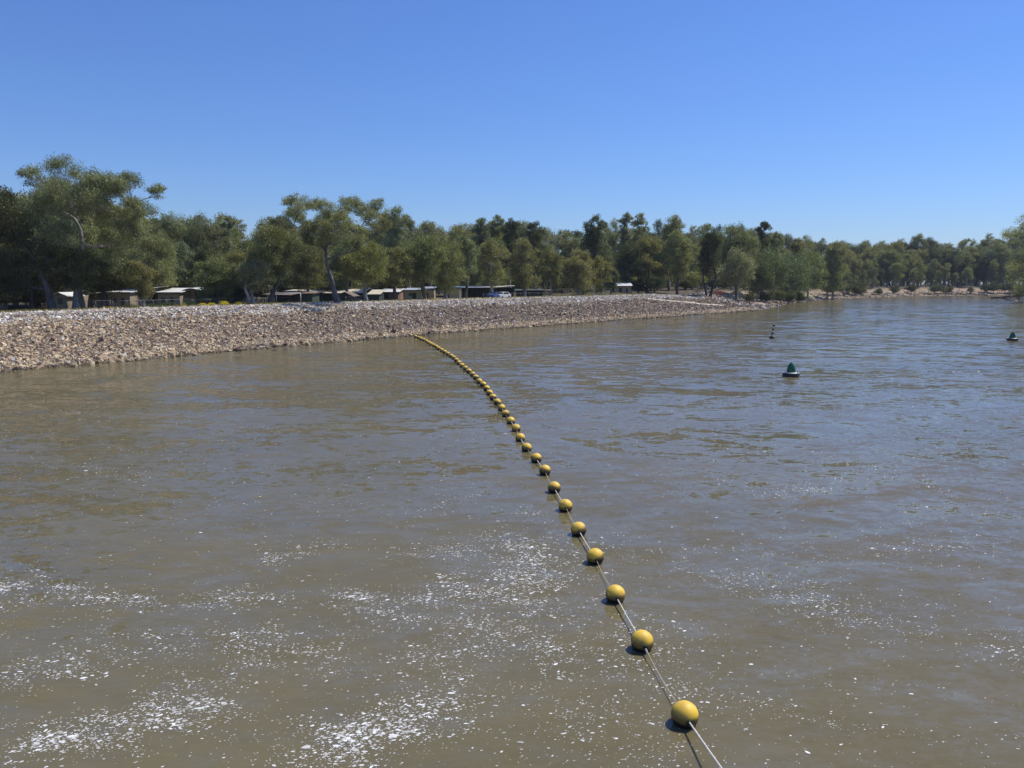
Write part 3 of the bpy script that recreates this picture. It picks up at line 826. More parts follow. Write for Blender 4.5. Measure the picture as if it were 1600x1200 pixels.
landmark(1190, 268, 385, 86, 'willowy green tree with foliage to the ground above the sandy inlet', 148, BLUEG, BARK_M, n_lobes=15, base=0.05, droop=.8)
landmark(1228, 298, 395, 92, 'dense willowy tree leaning over the water beyond the small white post', 149, BLUEG, BARK_D, n_lobes=16, base=0.02, droop=.9)
landmark(1262, 328, 392, 70, 'bright willowy green tree on the bank above the bleached logs', 150, BRIGHT, BARK_M, n_lobes=15, base=0.04, droop=.8)
landmark(1240, 325, 371, 28, 'rounded olive skyline gum above the bleached logs', 151, OLIVE, BARK_M, n_lobes=11, base=0.27)
landmark(1292, 354, 400, 64, 'green bushy tree at the foot of the darker far belt, right of the bleached logs', 152, BRIGHT, BARK_M, n_lobes=14, base=0.04, droop=.7)
landmark(1300, 352, 377, 40, 'open-headed gum with flat tufts where the skyline starts to fall', 153, GREYG, BARK_M, n_lobes=11, base=0.38)
landmark(1598, 296, 336, 66, 'pale grey-green gum at the right edge, taller than the wood behind it', 154, PALE, BARK_P, n_lobes=16, base=0.12, droop=.5)

# ------------------------------------------------------------------ the belt of woodland behind: shared prototypes
PROTO = [tree_mesh(300+i, 18.0, R_, n_lobes=nl, base=b_, droop=dr, leaf=0.40, trunk_r=.33, lr=(.34, .52), stems=st_, ncl=15, twig=False, topf=1.35)
         for i, (R_, nl, b_, dr, st_) in enumerate([(5.0, 13, .15, .5, 1), (4.6, 12, .22, .4, 1), (5.6, 15, .1, .7, 2), (4.0, 11, .25, .4, 1), (5.2, 15, .02, .8, 1), (4.8, 13, .12, .5, 2), (4.8, 15, .0, .8, 1), (3.8, 11, .15, .3, 1)])]
SKY = [(-200,310),(-60,300),(0,300),(40,300),(120,300),(215,330),(238,352),(245,342),(300,340),(345,340),(372,344),(385,356),(410,352),(440,345),(450,345),(520,345),(585,345),(600,345),(620,345),(640,350),
       (650,352),(672,350),(700,352),(735,352),(772,352),(800,352),(845,354),(858,362),(880,360),(905,360),(925,352),(975,350),(1045,352),(1060,354),(1105,354),(1125,356),(1150,358),(1175,358),(1190,360),
       (1212,368),(1240,374),(1300,380),(1325,387),(1390,379),(1435,373),(1470,382),(1520,375),(1550,369),(1575,373),(1600,372),(1700,372)]
SKX, SKYY = zip(*SKY)
ANCH = [(-40, 'at the left edge'), (40, 'behind the leaning dark trunk'), (110, 'behind the tallest tree'), (165, 'above the first carport'), (205, 'above the white-roofed carport'), (245, 'above the two tan cabins'),
        (290, 'above the curved carport'), (335, 'over the tiered bright tree'), (375, 'over the yellow mounds'), (415, 'behind the goal frame'), (450, 'behind the brown-roofed shed'), (490, 'behind the pale-roofed shed'),
        (530, 'behind the great spreading gum'), (570, 'above the dark shelter'), (605, 'above the reddish cabin'), (645, 'above the beige cabin'), (680, 'behind the vase-shaped gum'), (715, 'above the long dark carport'),
        (750, 'behind the blue car'), (785, 'behind the white car'), (820, 'above the shed row'), (855, 'in the skyline dip'), (890, 'behind the yellow-green gum'), (925, 'over the tall pipe-rail fence'),
        (965, 'above the cream-roofed hut'), (1000, 'behind the open tufted gum'), (1035, 'under the umbrella-crowned gum'), (1070, 'before the dark trunk pair'), (1105, 'behind the dark trunk pair'), (1145, 'behind the bright domed gum'),
        (1185, 'behind the dark spire'), (1220, 'above the sandy inlet'), (1260, 'above the bleached logs'), (1300, 'where the skyline falls'), (1340, 'at the lowest skyline point'), (1375, 'over the first sand patch'), (1410, 'over the clay bank'),
        (1445, 'over the tall beach stump'), (1480, 'over the dark beach bushes'), (1515, 'over the widest sand patch'), (1550, 'behind the fallen trunks'), (1600, 'behind the pale edge gum')]
def stretch(px):
    return min(ANCH, key=lambda a: abs(a[0]-px))[1]
KINDC = [(OLIVE, 'olive'), (GREYG, 'grey-green'), (DARKG, 'dark green'), (BRIGHT, 'fresh green'), (BLUEG, 'bluish green')]
WTS = [.32, .28, .16, .12, .12]
def fill(px, Y, top, ci=None, row='back'):
    gx = at_y(px, 460, Y)[0]; s0, t0 = st_of(gx, Y)
    gz = ground_z(gx, Y); zt = at_y(px, top, Y)[2]; H = zt-gz
    if H < 4: return
    k = random.choices(range(5), WTS)[0] if ci is None else ci
    c, cn = KINDC[k]; p = random.choice(PROTO)
    sz = H/18.0;  sx = sz*random.uniform(1.0, 1.35)
    if sx > 1.7: sx = 1.7
    lab = f'{cn} gum tree in the {row} row of the wood, {stretch(px)}'
    place_tree(p, (gx, Y, gz-0.05), random.uniform(0, 6.28), (sx, sx, sz), c, random.choice([BARK_D, BARK_M, BARK_P]), lab, 'tree', f'{cn} trees, {row} row, {stretch(px)}')

# three back rows following the shore, each row denser than it is wide
def bank_row(px0, px1, step, t_off, top_add, row):
    px = px0
    while px < px1:
        # depth: march along the ray until the distance to the shoreline equals t_off
        best = None
        for Y in np.arange(70, 640, 3.0):
            x = at_y(px, 460, Y)[0]; s, t = st_of(x, Y)
            if t >= t_off: best = Y; break
        if best:
            Y = best*random.uniform(.985, 1.03)
            top = np.interp(px, SKX, SKYY)+random.uniform(*top_add)
            fill(px+random.uniform(-4, 4), Y, top, None, row)
        px += step(px)*random.uniform(.8, 1.2)
stepf = lambda k: (lambda px: k*np.interp(px, [0, 600, 1000, 1300, 1600], [34, 26, 20, 13, 13]))
bank_row(-60, 1660, stepf(.95), 105, (-9, 4), 'back')
bank_row(-60, 1640, stepf(1.15), 72, (-1, 20), 'middle')
bank_row(-50, 1180, stepf(1.5), 52, (22, 50), 'front')
# the far bend: front rows growing on the bank
bank_row(1290, 1640, lambda px: 11.0, 30, (8, 24), 'front')
bank_row(1300, 1600, lambda px: 12.0, 22, (26, 48), 'front')
bank_row(985, 1128, lambda px: 13.0, 36, (16, 45), 'front')
bank_row(1120, 1310, lambda px: 15.0, 40, (8, 30), 'front')
bank_row(1145, 1330, lambda px: 15.0, 22, (42, 62), 'shore')

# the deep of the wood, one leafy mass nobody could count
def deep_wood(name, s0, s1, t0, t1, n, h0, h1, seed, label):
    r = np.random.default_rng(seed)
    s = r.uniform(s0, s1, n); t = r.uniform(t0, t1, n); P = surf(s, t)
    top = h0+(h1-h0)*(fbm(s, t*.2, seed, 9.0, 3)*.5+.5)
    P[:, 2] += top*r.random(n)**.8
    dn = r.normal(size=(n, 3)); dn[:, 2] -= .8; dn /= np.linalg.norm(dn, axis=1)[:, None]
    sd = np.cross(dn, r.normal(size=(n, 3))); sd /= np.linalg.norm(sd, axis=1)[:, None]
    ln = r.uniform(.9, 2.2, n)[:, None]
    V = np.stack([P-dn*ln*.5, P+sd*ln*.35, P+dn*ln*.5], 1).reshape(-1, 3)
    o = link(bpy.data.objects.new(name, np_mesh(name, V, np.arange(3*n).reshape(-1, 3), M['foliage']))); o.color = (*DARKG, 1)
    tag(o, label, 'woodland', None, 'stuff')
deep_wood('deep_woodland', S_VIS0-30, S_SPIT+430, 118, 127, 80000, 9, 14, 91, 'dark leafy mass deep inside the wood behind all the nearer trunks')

# understorey: shared low bushes
BUSH = [tree_mesh(400+i, 4.0, 2.6, n_lobes=7, base=0.0, droop=.5, leaf=0.26, trunk_r=.07, fork=.2, lr=(.38, .55), ncl=9, twig=False) for i in range(3)]
def bush(px, Y, h, wscale, c, label, group=None, name='bush', cat='bush'):
    gx = at_y(px, 460, Y)[0]; gz = ground_z(gx, Y); k = h/4.0
    return place_tree(random.choice(BUSH), (gx, Y, gz-0.1), random.uniform(0, 6.28), (k*wscale, k*wscale, k), c, BARK_D, label, cat, group, name)
for px, h, ws in [(1300,7,1.3),(1318,8,1.2),(1335,9,1.3),(1343,6,1.2),(1424,5.5,1.1),(1460,6.5,1.2),(1470,5,1.3),(1482,4.5,1.2),(1540,6,1.2),(1552,7,1.3),(1570,7,1.3),(1583,6.5,1.3),(1372,4,1.2),(1398,5,1.2),(1516,4,1)]:
    Y = None
    for Yc in np.arange(200, 640, 2.0):
        s, t = st_of(at_y(px, 460, Yc)[0], Yc)
        if t >= 7: Y = Yc; break
    if Y: bush(px, Y, h, ws, DARKG, f'dark rounded bush low on the far bank {stretch(px)}', f'dark bushes on the far bank {stretch(px)}', 'bank_bush')
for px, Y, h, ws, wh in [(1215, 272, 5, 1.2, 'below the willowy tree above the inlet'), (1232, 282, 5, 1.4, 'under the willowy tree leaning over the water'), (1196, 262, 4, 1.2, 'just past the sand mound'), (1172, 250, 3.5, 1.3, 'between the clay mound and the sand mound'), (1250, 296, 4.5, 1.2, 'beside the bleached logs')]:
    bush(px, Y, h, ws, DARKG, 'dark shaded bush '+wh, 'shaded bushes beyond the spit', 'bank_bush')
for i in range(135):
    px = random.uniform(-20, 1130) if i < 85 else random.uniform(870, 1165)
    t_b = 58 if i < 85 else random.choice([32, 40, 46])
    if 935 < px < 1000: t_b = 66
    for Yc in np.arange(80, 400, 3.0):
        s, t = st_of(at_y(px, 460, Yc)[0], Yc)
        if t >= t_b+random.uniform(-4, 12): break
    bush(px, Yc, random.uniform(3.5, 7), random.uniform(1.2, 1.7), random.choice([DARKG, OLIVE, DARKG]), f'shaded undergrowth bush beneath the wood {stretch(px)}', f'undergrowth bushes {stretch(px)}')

# a dead tree top in the skyline dip
r0 = at_y(868, 352, 235); gz = ground_z(r0[0], 235)
mb = MB(); H = r0[2]-gz
mb.tube([(0,0,0),(0.3,0,H*.5),(0.1,0,H*.8)], [.3,.2,.09], 8)
rr = random.Random(3)
for k in range(11):
    z0 = H*rr.uniform(.62, .8); a = rr.uniform(-1, 1)*2.6
    mb.tube([(0.15,0,z0),(a*.5,rr.uniform(-.6,.6),z0+1.1),(a,rr.uniform(-1,1),z0+rr.uniform(1.8, H*.22))], [.07,.05,.02], 5)
dt = empty('dead_tree', (r0[0], 235, gz)); tag(dt, 'leafless dead tree with bare grey twigs in the dip of the skyline', 'tree')
o = mb.build('trunk', M['bark'], dt); o.color = (.3, .28, .26, 1)

# ------------------------------------------------------------------ flower and shrub planting behind the crest at the left
def shrub_mesh(seed, leaf=.07, n=2600, flat=.6):
    r = np.random.default_rng(seed); d = r.normal(size=(n, 3)); d /= np.linalg.norm(d, axis=1)[:, None]
    bump = 1+0.18*np.sin(d[:, 0]*5+seed)*np.cos(d[:, 1]*6+d[:, 2]*4)
    q = r.random(n)**.3; C_ = d*(q*bump)[:, None]; C_[:, 2] = np.abs(C_[:, 2])*flat*1.3
    dn = r.normal(size=(n, 3)); dn[:, 2] += .5; dn /= np.linalg.norm(dn, axis=1)[:, None]
    sd = np.cross(dn, r.normal(size=(n, 3))); sd /= np.linalg.norm(sd, axis=1)[:, None]
    V = np.stack([C_-dn*leaf*.5, C_+sd*leaf*.5, C_+dn*leaf*.7], 1).reshape(-1, 3)
    return np_mesh('shrub', V, np.arange(3*n).reshape(-1, 3), M['foliage'])
SHR = [shrub_mesh(i) for i in range(3)]
def crest_point(px, t_off):
    for Yc in np.arange(60, 500, 0.5):
        x = at_y(px, 470, Yc)[0]; s, t = st_of(x, Yc)
        if t >= t_off: return x, Yc
    return x, Yc
def shrub(px, t_off, wpx, hpx, c, label, name='shrub', group=None, cat='shrub', flowers=None):
    x, Y = crest_point(px, t_off); z = ground_z(x, Y); w_ = wpx/1200*Y/2; h = hpx/1200*Y
    o = link(bpy.data.objects.new(name, random.choice(SHR))); o.location = (x, Y, z-0.05); o.scale = (w_, w_, h/0.78); o.rotation_euler[2] = random.uniform(0, 6.28)
    o.color = jit(c, .06); tag(o, label, cat, group); return o
YF = (0.62, 0.52, 0.03)
shrub(167, 25, 26, 5, (0.30, .27, .03), 'low yellow-flowered mat in front of the first tan cabin', 'flowering_shrub')
shrub(200, 25, 22, 9, DARKG, 'dark green clipped shrub, leftmost of the row before the cabins', 'shrub')
shrub(213, 26, 16, 7, OLIVE, 'dull olive shrub between the dark clipped ones')
shrub(238, 25, 24, 8, DARKG, 'long dark green shrub between the two tan cabins')
shrub(262, 25, 26, 9, (0.06, .09, .03), 'green rounded shrub left of the reddish one')
shrub(274, 24, 10, 5, (.22, .12, .07), 'small reddish-brown shrub before the two-window cabin')
shrub(286, 25, 12, 8, (.30, .26, .07), 'straw-coloured grassy shrub right of the reddish one')
shrub(300, 26, 22, 10, (0.05, .085, .035), 'dark green shrub under the curved carport roof')
shrub(316, 23.2, 14, 5.5, YF, 'bright yellow flowering mound, leftmost of four', 'flowering_shrub', 'yellow flowering mounds')
shrub(330, 23.2, 15, 5.5, YF, 'bright yellow flowering mound, second of four, touching the first', 'flowering_shrub', 'yellow flowering mounds')
shrub(350, 23.2, 17, 7.5, YF, 'bright yellow flowering mound, largest of four', 'flowering_shrub', 'yellow flowering mounds')
shrub(372, 23.2, 14, 5.5, YF, 'bright yellow flowering mound, rightmost of four', 'flowering_shrub', 'yellow flowering mounds')
shrub(560, 22, 14, 6, (.22, .2, .15), 'dry grey twiggy shrub on the crest right of the great gum')
SB = (0.20, .20, .13)
for px, wq, hq, lb in [(868,20,5,'grey saltbush mound on the crest below the fence, left of the pale spiky one'), (884,12,5,'small grey saltbush touching the wide mound below the fence'), (897,9,7,'pale spiky grass tuft on the crest'), (920,18,6,'grey-green saltbush mound left of the cream-roofed hut'),
                       (940,20,5,'wide low saltbush mound just left of the cream-roofed hut'), (853,14,4,'low dry saltbush at the end of the shed row'), (990,12,4,'small saltbush right of the cream-roofed hut'), (1004,14,4,'olive saltbush on the white crest stones'), (1020,12,3,'flat saltbush on the white crest beneath the tree row'),
                       (805,14,3,'flat dry saltbush on the crest below the sheds')]:
    shrub(px, 21, wq, hq, SB, lb, 'saltbush')

# dry grass tufts along the crest
def grass_stuff(name, n, s0, s1, t0, t1, h, col, seed):
    r = np.random.default_rng(seed)
    s = r.uniform(s0, s1, n); t = r.uniform(t0, t1, n)
    P = surf(s, t); g = fbm(P[:, 0], P[:, 1], seed, 3.0); kp = g > -0.05; P = P[kp]; n = len(P)
    a = r.uniform(0, 6.28, n); w_ = .05; hh = h*r.uniform(.4, 1.3, n)
    dx = np.cos(a)*w_; dy = np.sin(a)*w_
    V = np.stack([P+np.stack([dx, dy, 0*dx], 1), P-np.stack([dx, dy, 0*dx], 1), P+np.stack([r.normal(size=n)*.12, r.normal(size=n)*.12, hh], 1)], 1).reshape(-1, 3)
    o = link(bpy.data.objects.new(name, np_mesh(name, V, np.arange(3*n).reshape(-1, 3), M['foliage']))); o.color = (*col, 1)
    return o
tag(grass_stuff('dry_grass', 42000, S_VIS0, S_SPIT-15, 20.0, 34, .28, (0.30, .25, .12), 71), 'dry straw-coloured grass along the crest behind the stones', 'grass', None, 'stuff')
tag(grass_stuff('green_grass', 26000, S_VIS0, S_VIS0+75, 21, 32, .25, (0.10, .12, .04), 72), 'short green grass in front of the tan cabins', 'grass', None, 'stuff')

# ------------------------------------------------------------------ cabins and sheds
def cabin(px0, px1, Y, roof_row, eave_row, depth, wall, roof, label, style='skillion', windows=(), door=None, over=.35, name='cabin', cat='cabin', rz=0.0, group=None):
    x0 = at_y(px0, 465, Y)[0]; x1 = at_y(px1, 465, Y)[0]; W = x1-x0; cx = (x0+x1)/2
    gz = min(ground_z(cx, Y), ground_z(cx, Y+depth))-0.1
    he = at_y(px0, eave_row, Y)[2]-gz; hr = at_y(px0, roof_row, Y)[2]-gz
    root = empty(name, (cx, Y, gz), rz); tag(root, label, cat, group)
    b = MB()
    if style == 'gable':      # ridge along x
        b.add([(-W/2,0,0),(W/2,0,0),(W/2,depth,0),(-W/2,depth,0),(-W/2,0,he),(W/2,0,he),(W/2,depth,he),(-W/2,depth,he),(-W/2,depth/2,hr-.08),(W/2,depth/2,hr-.08)],
              [(0,1,5,4),(1,2,6,9,5),(2,3,7,6),(3,0,4,8,7)])
    elif style == 'front':    # gable faces the river
        b.add([(-W/2,0,0),(W/2,0,0),(W/2,depth,0),(-W/2,depth,0),(-W/2,0,he),(W/2,0,he),(W/2,depth,he),(-W/2,depth,he),(0,0,hr-.08),(0,depth,hr-.08)],
              [(0,1,5,8,4),(1,2,6,5),(2,3,7,9,6),(3,0,4,7)])
    else:
        b.add([(-W/2,0,0),(W/2,0,0),(W/2,depth,0),(-W/2,depth,0),(-W/2,0,he),(W/2,0,he),(W/2,depth,hr-.05),(-W/2,depth,hr-.05)],
              [(0,1,5,4),(1,2,6,5),(2,3,7,6),(3,0,4,7)])
    b.build('wall', M[wall], root)
    r = MB(); o_ = over; t_ = .09
    def slab(P):
        r.add(P+[(x, y, z+t_) for x, y, z in P], [(0,3,2,1),(4,5,6,7),(0,1,5,4),(1,2,6,5),(2,3,7,6),(3,0,4,7)])
    if style == 'gable':
        k = (hr-he)/(depth/2)
        slab([(-W/2-o_,-o_,he-k*o_),(W/2+o_,-o_,he-k*o_),(W/2+o_,depth/2,hr),(-W/2-o_,depth/2,hr)])
        slab([(-W/2-o_,depth/2+.004,hr),(W/2+o_,depth/2+.004,hr),(W/2+o_,depth+o_,he-k*o_),(-W/2-o_,depth+o_,he-k*o_)])
    elif style == 'front':
        k = (hr-he)/(W/2)
        slab([(-W/2-o_,-o_,he-k*o_),(0,-o_,hr),(0,depth+o_,hr),(-W/2-o_,depth+o_,he-k*o_)])
        slab([(.004,-o_,hr),(W/2+o_,-o_,he-k*o_),(W/2+o_,depth+o_,he-k*o_),(.004,depth+o_,hr)])
    else:
        k = (hr-he)/depth
        slab([(-W/2-o_,-o_,he-k*o_),(W/2+o_,-o_,he-k*o_),(W/2+o_,depth+o_,hr+k*o_),(-W/2-o_,depth+o_,hr+k*o_)])
    ro = r.build('roof', M[roof], root)
    # dark gutter under the front edge, butted against it
    if style != 'front':
        g = MB(); zf = he-k*o_; g.box((-W/2-o_,-o_-.11,zf-.08),(W/2+o_,-o_-.003,zf+.07)); g.build('gutter', M['dark'], ro)
    for (u, wq, zb, zt) in windows:
        xw = -W/2+u*W; f = MB()
        a_, c_ = xw-wq/2, xw+wq/2
        f.box((a_-.06,-.05,zb-.06),(c_+.06,-.002,zb)); f.box((a_-.06,-.05,zt),(c_+.06,-.002,zt+.06))
        f.box((a_-.06,-.05,zb),(a_,-.002,zt)); f.box((c_,-.05,zb),(c_+.06,-.002,zt))
        fo = f.build('window', M['dark'], root)
        g = MB(); g.box((a_,-.03,zb),(c_,-.004,zt)); g.build('pane', M['glass'], fo)
    if door is not None:
        u, wq, hh = door; xw = -W/2+u*W; d = MB(); d.box((xw-wq/2,-.04,0),(xw+wq/2,-.003,hh)); d.build('door', M['dark'], root)
    return root

def carport(px0, px1, Y, row_l, row_r, depth, roof, label, curved=False, posts=3, back='dark', name='carport', nofill=False):
    x0 = at_y(px0, 465, Y)[0]; x1 = at_y(px1, 465, Y)[0]; W = x1-x0; cx = (x0+x1)/2
    gz = min(ground_z(cx, Y), ground_z(cx, Y+depth))-0.1
    hl = at_y(px0, row_l, Y)[2]-gz; hrr = at_y(px1, row_r, Y)[2]-gz
    root = empty(name, (cx, Y, gz)); tag(root, label, 'carport' if name == 'carport' else 'shed')
    n_ = 9; V = []; F = []
    for i in range(n_):
        u = i/(n_-1); x = -W/2-.2+(W+.4)*u; z = hl+(hrr-hl)*u+(math.sin(u*math.pi)*.45 if curved else 0)
        for (y, dz) in ((-.3, 0), (depth+.3, .25), (depth+.3, .33), (-.3, .08)): V.append((x, y, z+dz))
    for i in range(n_-1):
        for k in range(4):
            k2 = (k+1) % 4; F.append((i*4+k, (i+1)*4+k, (i+1)*4+k2, i*4+k2))
    F += [(0,1,2,3), tuple((n_-1)*4+k for k in (3,2,1,0))]
    r = MB(); r.add(V, F); r.build('roof', M[roof], root)
    if not nofill:
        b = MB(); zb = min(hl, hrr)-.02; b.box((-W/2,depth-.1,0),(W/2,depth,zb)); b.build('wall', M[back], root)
    for i in range(posts):
        u = i/(posts-1); x = -W/2+.08+(W-.16)*u; z = hl+(hrr-hl)*u; p = MB(); p.box((x-.05,0,0),(x+.05,.1,z)); p.build('post', M['dark'], root)
    return root

cabin(83, 104, 112, 457.5, 462, 4, 'wall_tan', 'roof_white', 'small tan hut half hidden behind the leaning dark trunks at the left', 'front', windows=[(.5, .5, 1.2, 1.9)], name='hut', cat='hut')
cabin(112, 124, 118, 453, 458, 4, 'wall_tan', 'roof_white', 'narrow tan cabin end glimpsed between tree trunks', 'skillion')
carport(128, 166, 121, 461, 457, 4, 'roof_white', 'open dark carport with white roof edge between the trunks and the tan cabin', back='wall_tan')
cabin(169, 203, 120, 453.5, 457, 7, 'wall_tan', 'roof_white', 'tan cabin with white sheet roof and two small windows, first clear of the trees', windows=[(.3, .32, 1.2, 1.75), (.66, .35, .7, 1.8)])
carport(204, 240, 124, 457, 450, 5, 'roof_white', 'carport with white roof rising to the right beside the first clear tan cabin', posts=4)
cabin(247, 281, 124, 451.5, 457, 6, 'wall_tan', 'roof_white', 'tan cabin with two dark windows, left of the curved carport', windows=[(.22, .36, 1.1, 1.75), (.64, .34, .55, 1.8)])
carport(282, 312, 126, 457, 454, 6, 'roof_white', 'carport with curved white roof joined to the two-window cabin', curved=True, posts=3)
carport(412, 452, 130, 460.5, 461.5, 6, 'roof_brown', 'low dark shed with brown roof beyond the goal frame', posts=5, name='shed')
carport(444, 490, 150, 455.5, 456.5, 7, 'roof_cream', 'shed with pale roof standing behind the brown-roofed one', posts=4, name='shed', back='green_shed')
cabin(470, 488, 138, 457.5, 459, 5, 'green_shed', 'roof_brown', 'dark green shed block right of the goal frame', name='shed', cat='shed')
cabin(498, 568, 168, 452, 458, 9, 'dark', 'roof_cream', 'long cabin under a bright cream roof behind the great gum trunk', 'gable')
cabin(527, 550, 145, 456.5, 462, 5, 'dark', 'roof_brown', 'dark open-gabled shelter just right of the great gum trunk', 'front', name='shelter', cat='shelter')
cabin(577, 600, 185, 448.5, 452, 8, 'wall_beige', 'roof_white', 'white-roofed cabin standing highest behind the others', 'gable')
cabin(576, 592, 158, 454, 460, 6, 'green_shed', 'roof_cream', 'cabin with drooping cream skillion roof and dark wall', 'skillion')
cabin(594, 622, 165, 452, 456.5, 8, 'wall_pink', 'roof_white', 'reddish-brown walled cabin under a wide white roof', windows=[(.35, .8, .9, 1.9)])
cabin(632, 660, 160, 451, 453.5, 7, 'wall_beige', 'roof_blue', 'beige cabin with pale blue roof behind the vase-shaped gum', windows=[(.35, .6, 1.5, 1.9)], door=(.55, .8, 2.0))
cabin(662, 676, 164, 449, 452, 6, 'wall_beige', 'roof_blue', 'narrow beige cabin with one dark window right of the forked trunk', windows=[(.35, .5, .9, 1.9)])
cabin(694, 718, 164, 448, 450.5, 8, 'wall_beige', 'roof_blue', 'plain beige cabin end wall left of the long dark carport', windows=[(.25, .4, .4, 1.6)])
carport(719, 764, 170, 450, 449, 7, 'roof_white', 'long dark carport with pale roof left of the parked cars', posts=6)
carport(766, 803, 184, 450, 448, 7, 'roof_cream', 'dark carport with pale ridged roof directly behind the parked cars', posts=5)
carport(806, 850, 190, 454, 455, 6, 'green_shed', 'low dark shed row with green roof right of the parked cars', posts=6, name='shed')
cabin(851, 859, 186, 453, 454, 4, 'wall_tan', 'roof_brown', 'small brown brick store at the end of the shed row', name='store', cat='store')
cabin(916, 925, 262, 446.5, 448.5, 6, 'dark', 'roof_white', 'dark hut with a bright white roof peeping through the wood', name='hut', cat='hut')
cabin(962, 986, 222, 442.5, 446.5, 6, 'wall_tan', 'roof_white', 'little tan hut with cream roof and red trim standing alone on the crest', 'gable', name='hut', cat='hut', windows=[(.72, .5, .8, 1.9)], door=(.3, .9, 2.0))

# cars parked by the carport
def car(px, Y, body, label, rz, name='parked_car', van=False):
    x = at_y(px, 460, Y)[0]; z = ground_z(x, Y)
    root = empty(name, (x, Y, z), rz); tag(root, label, 'car')
    L_, W_, b = 4.4, 1.75, MB()
    prof = [(-2.2,.35),(-2.2,.85),(-1.3,.98),(-.7,1.45),(1.1,1.48),(1.9,1.0),(2.2,.92),(2.2,.35)]
    V = [(x_, -W_/2, z_) for x_, z_ in prof]+[(x_, W_/2, z_) for x_, z_ in prof]; k = len(prof)
    b.add(V, [tuple(range(k)), tuple(range(2*k-1, k-1, -1))]+[(i, i+k, (i+1) % k+k, (i+1) % k) for i in range(k)])
    b.build('body', M[body], root)
    for sy in (-1, 1):
        g = MB(); y = sy*(W_/2+.006)
        P = [(-1.1,y,1.0),(-.62,y,1.4),(1.0,y,1.42),(1.5,y,1.02)]
        g.add(P, [(0,1,2,3)]); g.build('window', M['glass'], root)
        for wx in (-1.35, 1.4):
            t = MB(); t.tube([(wx, sy*(W_/2-.15), .32), (wx, sy*(W_/2+.03), .32)], .32, 14); t.build('wheel', M['rubber'], root)
    g = MB(); g.add([(-1.29,-.75,1.0),(-1.29,.75,1.0),(-.73,.7,1.45),(-.73,-.7,1.45)], [(0,1,2,3)]); g.build('windscreen', M['glass'], root)
    return root
car(772, 172, 'blue_paint', 'blue car parked left of the white one beyond the crest', 1.2)
car(785, 174, 'white', 'white car parked right of the blue one beyond the crest', 1.0)

# ------------------------------------------------------------------ fences
def fence(px0, px1, t_off, h, spacing, label, mat='galv', rails=(1.0,), r_=.028, mesh=True, name='fence'):
    pts = []
    for px in np.linspace(px0, px1, 40):
        x, Y = crest_point(px, t_off); pts.append((x, Y))
    pts = np.array(pts); d = np.r_[0, np.cumsum(np.hypot(*np.diff(pts, axis=0).T))]
    n_ = int(d[-1]//spacing)+1; q = np.linspace(0, d[-1], n_)
    P = np.stack([np.interp(q, d, pts[:, 0]), np.interp(q, d, pts[:, 1])], 1)
    zs = [ground_z(*p) for p in P]
    root = empty(name, (P[0][0], P[0][1], zs[0])); tag(root, label, 'fence')
    o0 = np.array([P[0][0], P[0][1], zs[0]])
    pm = MB(); pm.tube([(0,0,-.1),(0,0,h)], r_*1.3, 8); pme = pm.mesh('post', M[mat])
    for p, z in zip(P, zs):
        o = link(bpy.data.objects.new('post', pme), root); o.location = (p[0]-o0[0], p[1]-o0[1], z-o0[2])
    for f in rails:
        m_ = MB(); m_.tube([(p[0]-o0[0], p[1]-o0[1], z-o0[2]+h*f) for p, z in zip(P, zs)], r_, 6); m_.build('rail', M[mat], root)
    if mesh:
        m_ = MB()
        for i in range(len(P)-1):
            a = np.array([*P[i], zs[i]])-o0; b = np.array([*P[i+1], zs[i+1]])-o0
            for f in np.arange(.15, 1, .17):
                m_.tube([a+[0, 0, h*f], b+[0, 0, h*f]], .006, 3, cap=False)
            L_ = np.linalg.norm(b-a)
            for u in np.arange(0.12, 1, .25/L_*1.6):
                c = a*(1-u)+b*u; m_.tube([c+[0, 0, .05], c+[0, 0, h]], .006, 3, cap=False)
        o = m_.build('wire_mesh', M[mat], root); o['kind'] = 'stuff'
    return root
fence(78, 172, 29, 1.25, 2.4, 'wire mesh fence before the shaded hut and tan cabin at the left', rails=(1.0,))
fence(176, 300, 30, 1.2, 2.4, 'grey wire fence behind the clipped shrubs before the tan cabins', rails=(1.0,))
fence(302, 455, 30, 1.15, 3.0, 'long grey rail fence behind the yellow flowering mounds', rails=(1.0,))
fence(540, 625, 28, 1.15, 2.6, 'thin wire fence before the dark shelter and reddish cabin', rails=(1.0,))
fence(755, 855, 27, 1.1, 3.2, 'wire fence on the crest below the parked cars and sheds', rails=(1.0,))
fence(860, 955, 26, 1.9, 4.6, 'tall pipe-rail fence between the brick store and the cream-roofed hut', rails=(1.0, .3))
# goal frame
x0, Y0 = crest_point(432, 27); x1, Y1 = crest_point(470, 27)
z0 = ground_z(x0, Y0); g_ = empty('goal_frame', (x0, Y0, z0)); tag(g_, 'white tubular goal frame standing before the brown-roofed shed', 'goal')
dx, dy = x1-x0, Y1-Y0
for (ax, ay, n_) in ((0, 0, 'upright'), (dx, dy, 'upright')):
    m_ = MB(); m_.tube([(ax, ay, 0), (ax, ay, 1.75)], .06, 8); m_.build(n_, M['white'], g_)
m_ = MB(); m_.tube([(0, 0, 1.80), (dx, dy, 1.80)], .05, 8); m_.build('crossbar', M['white'], g_)
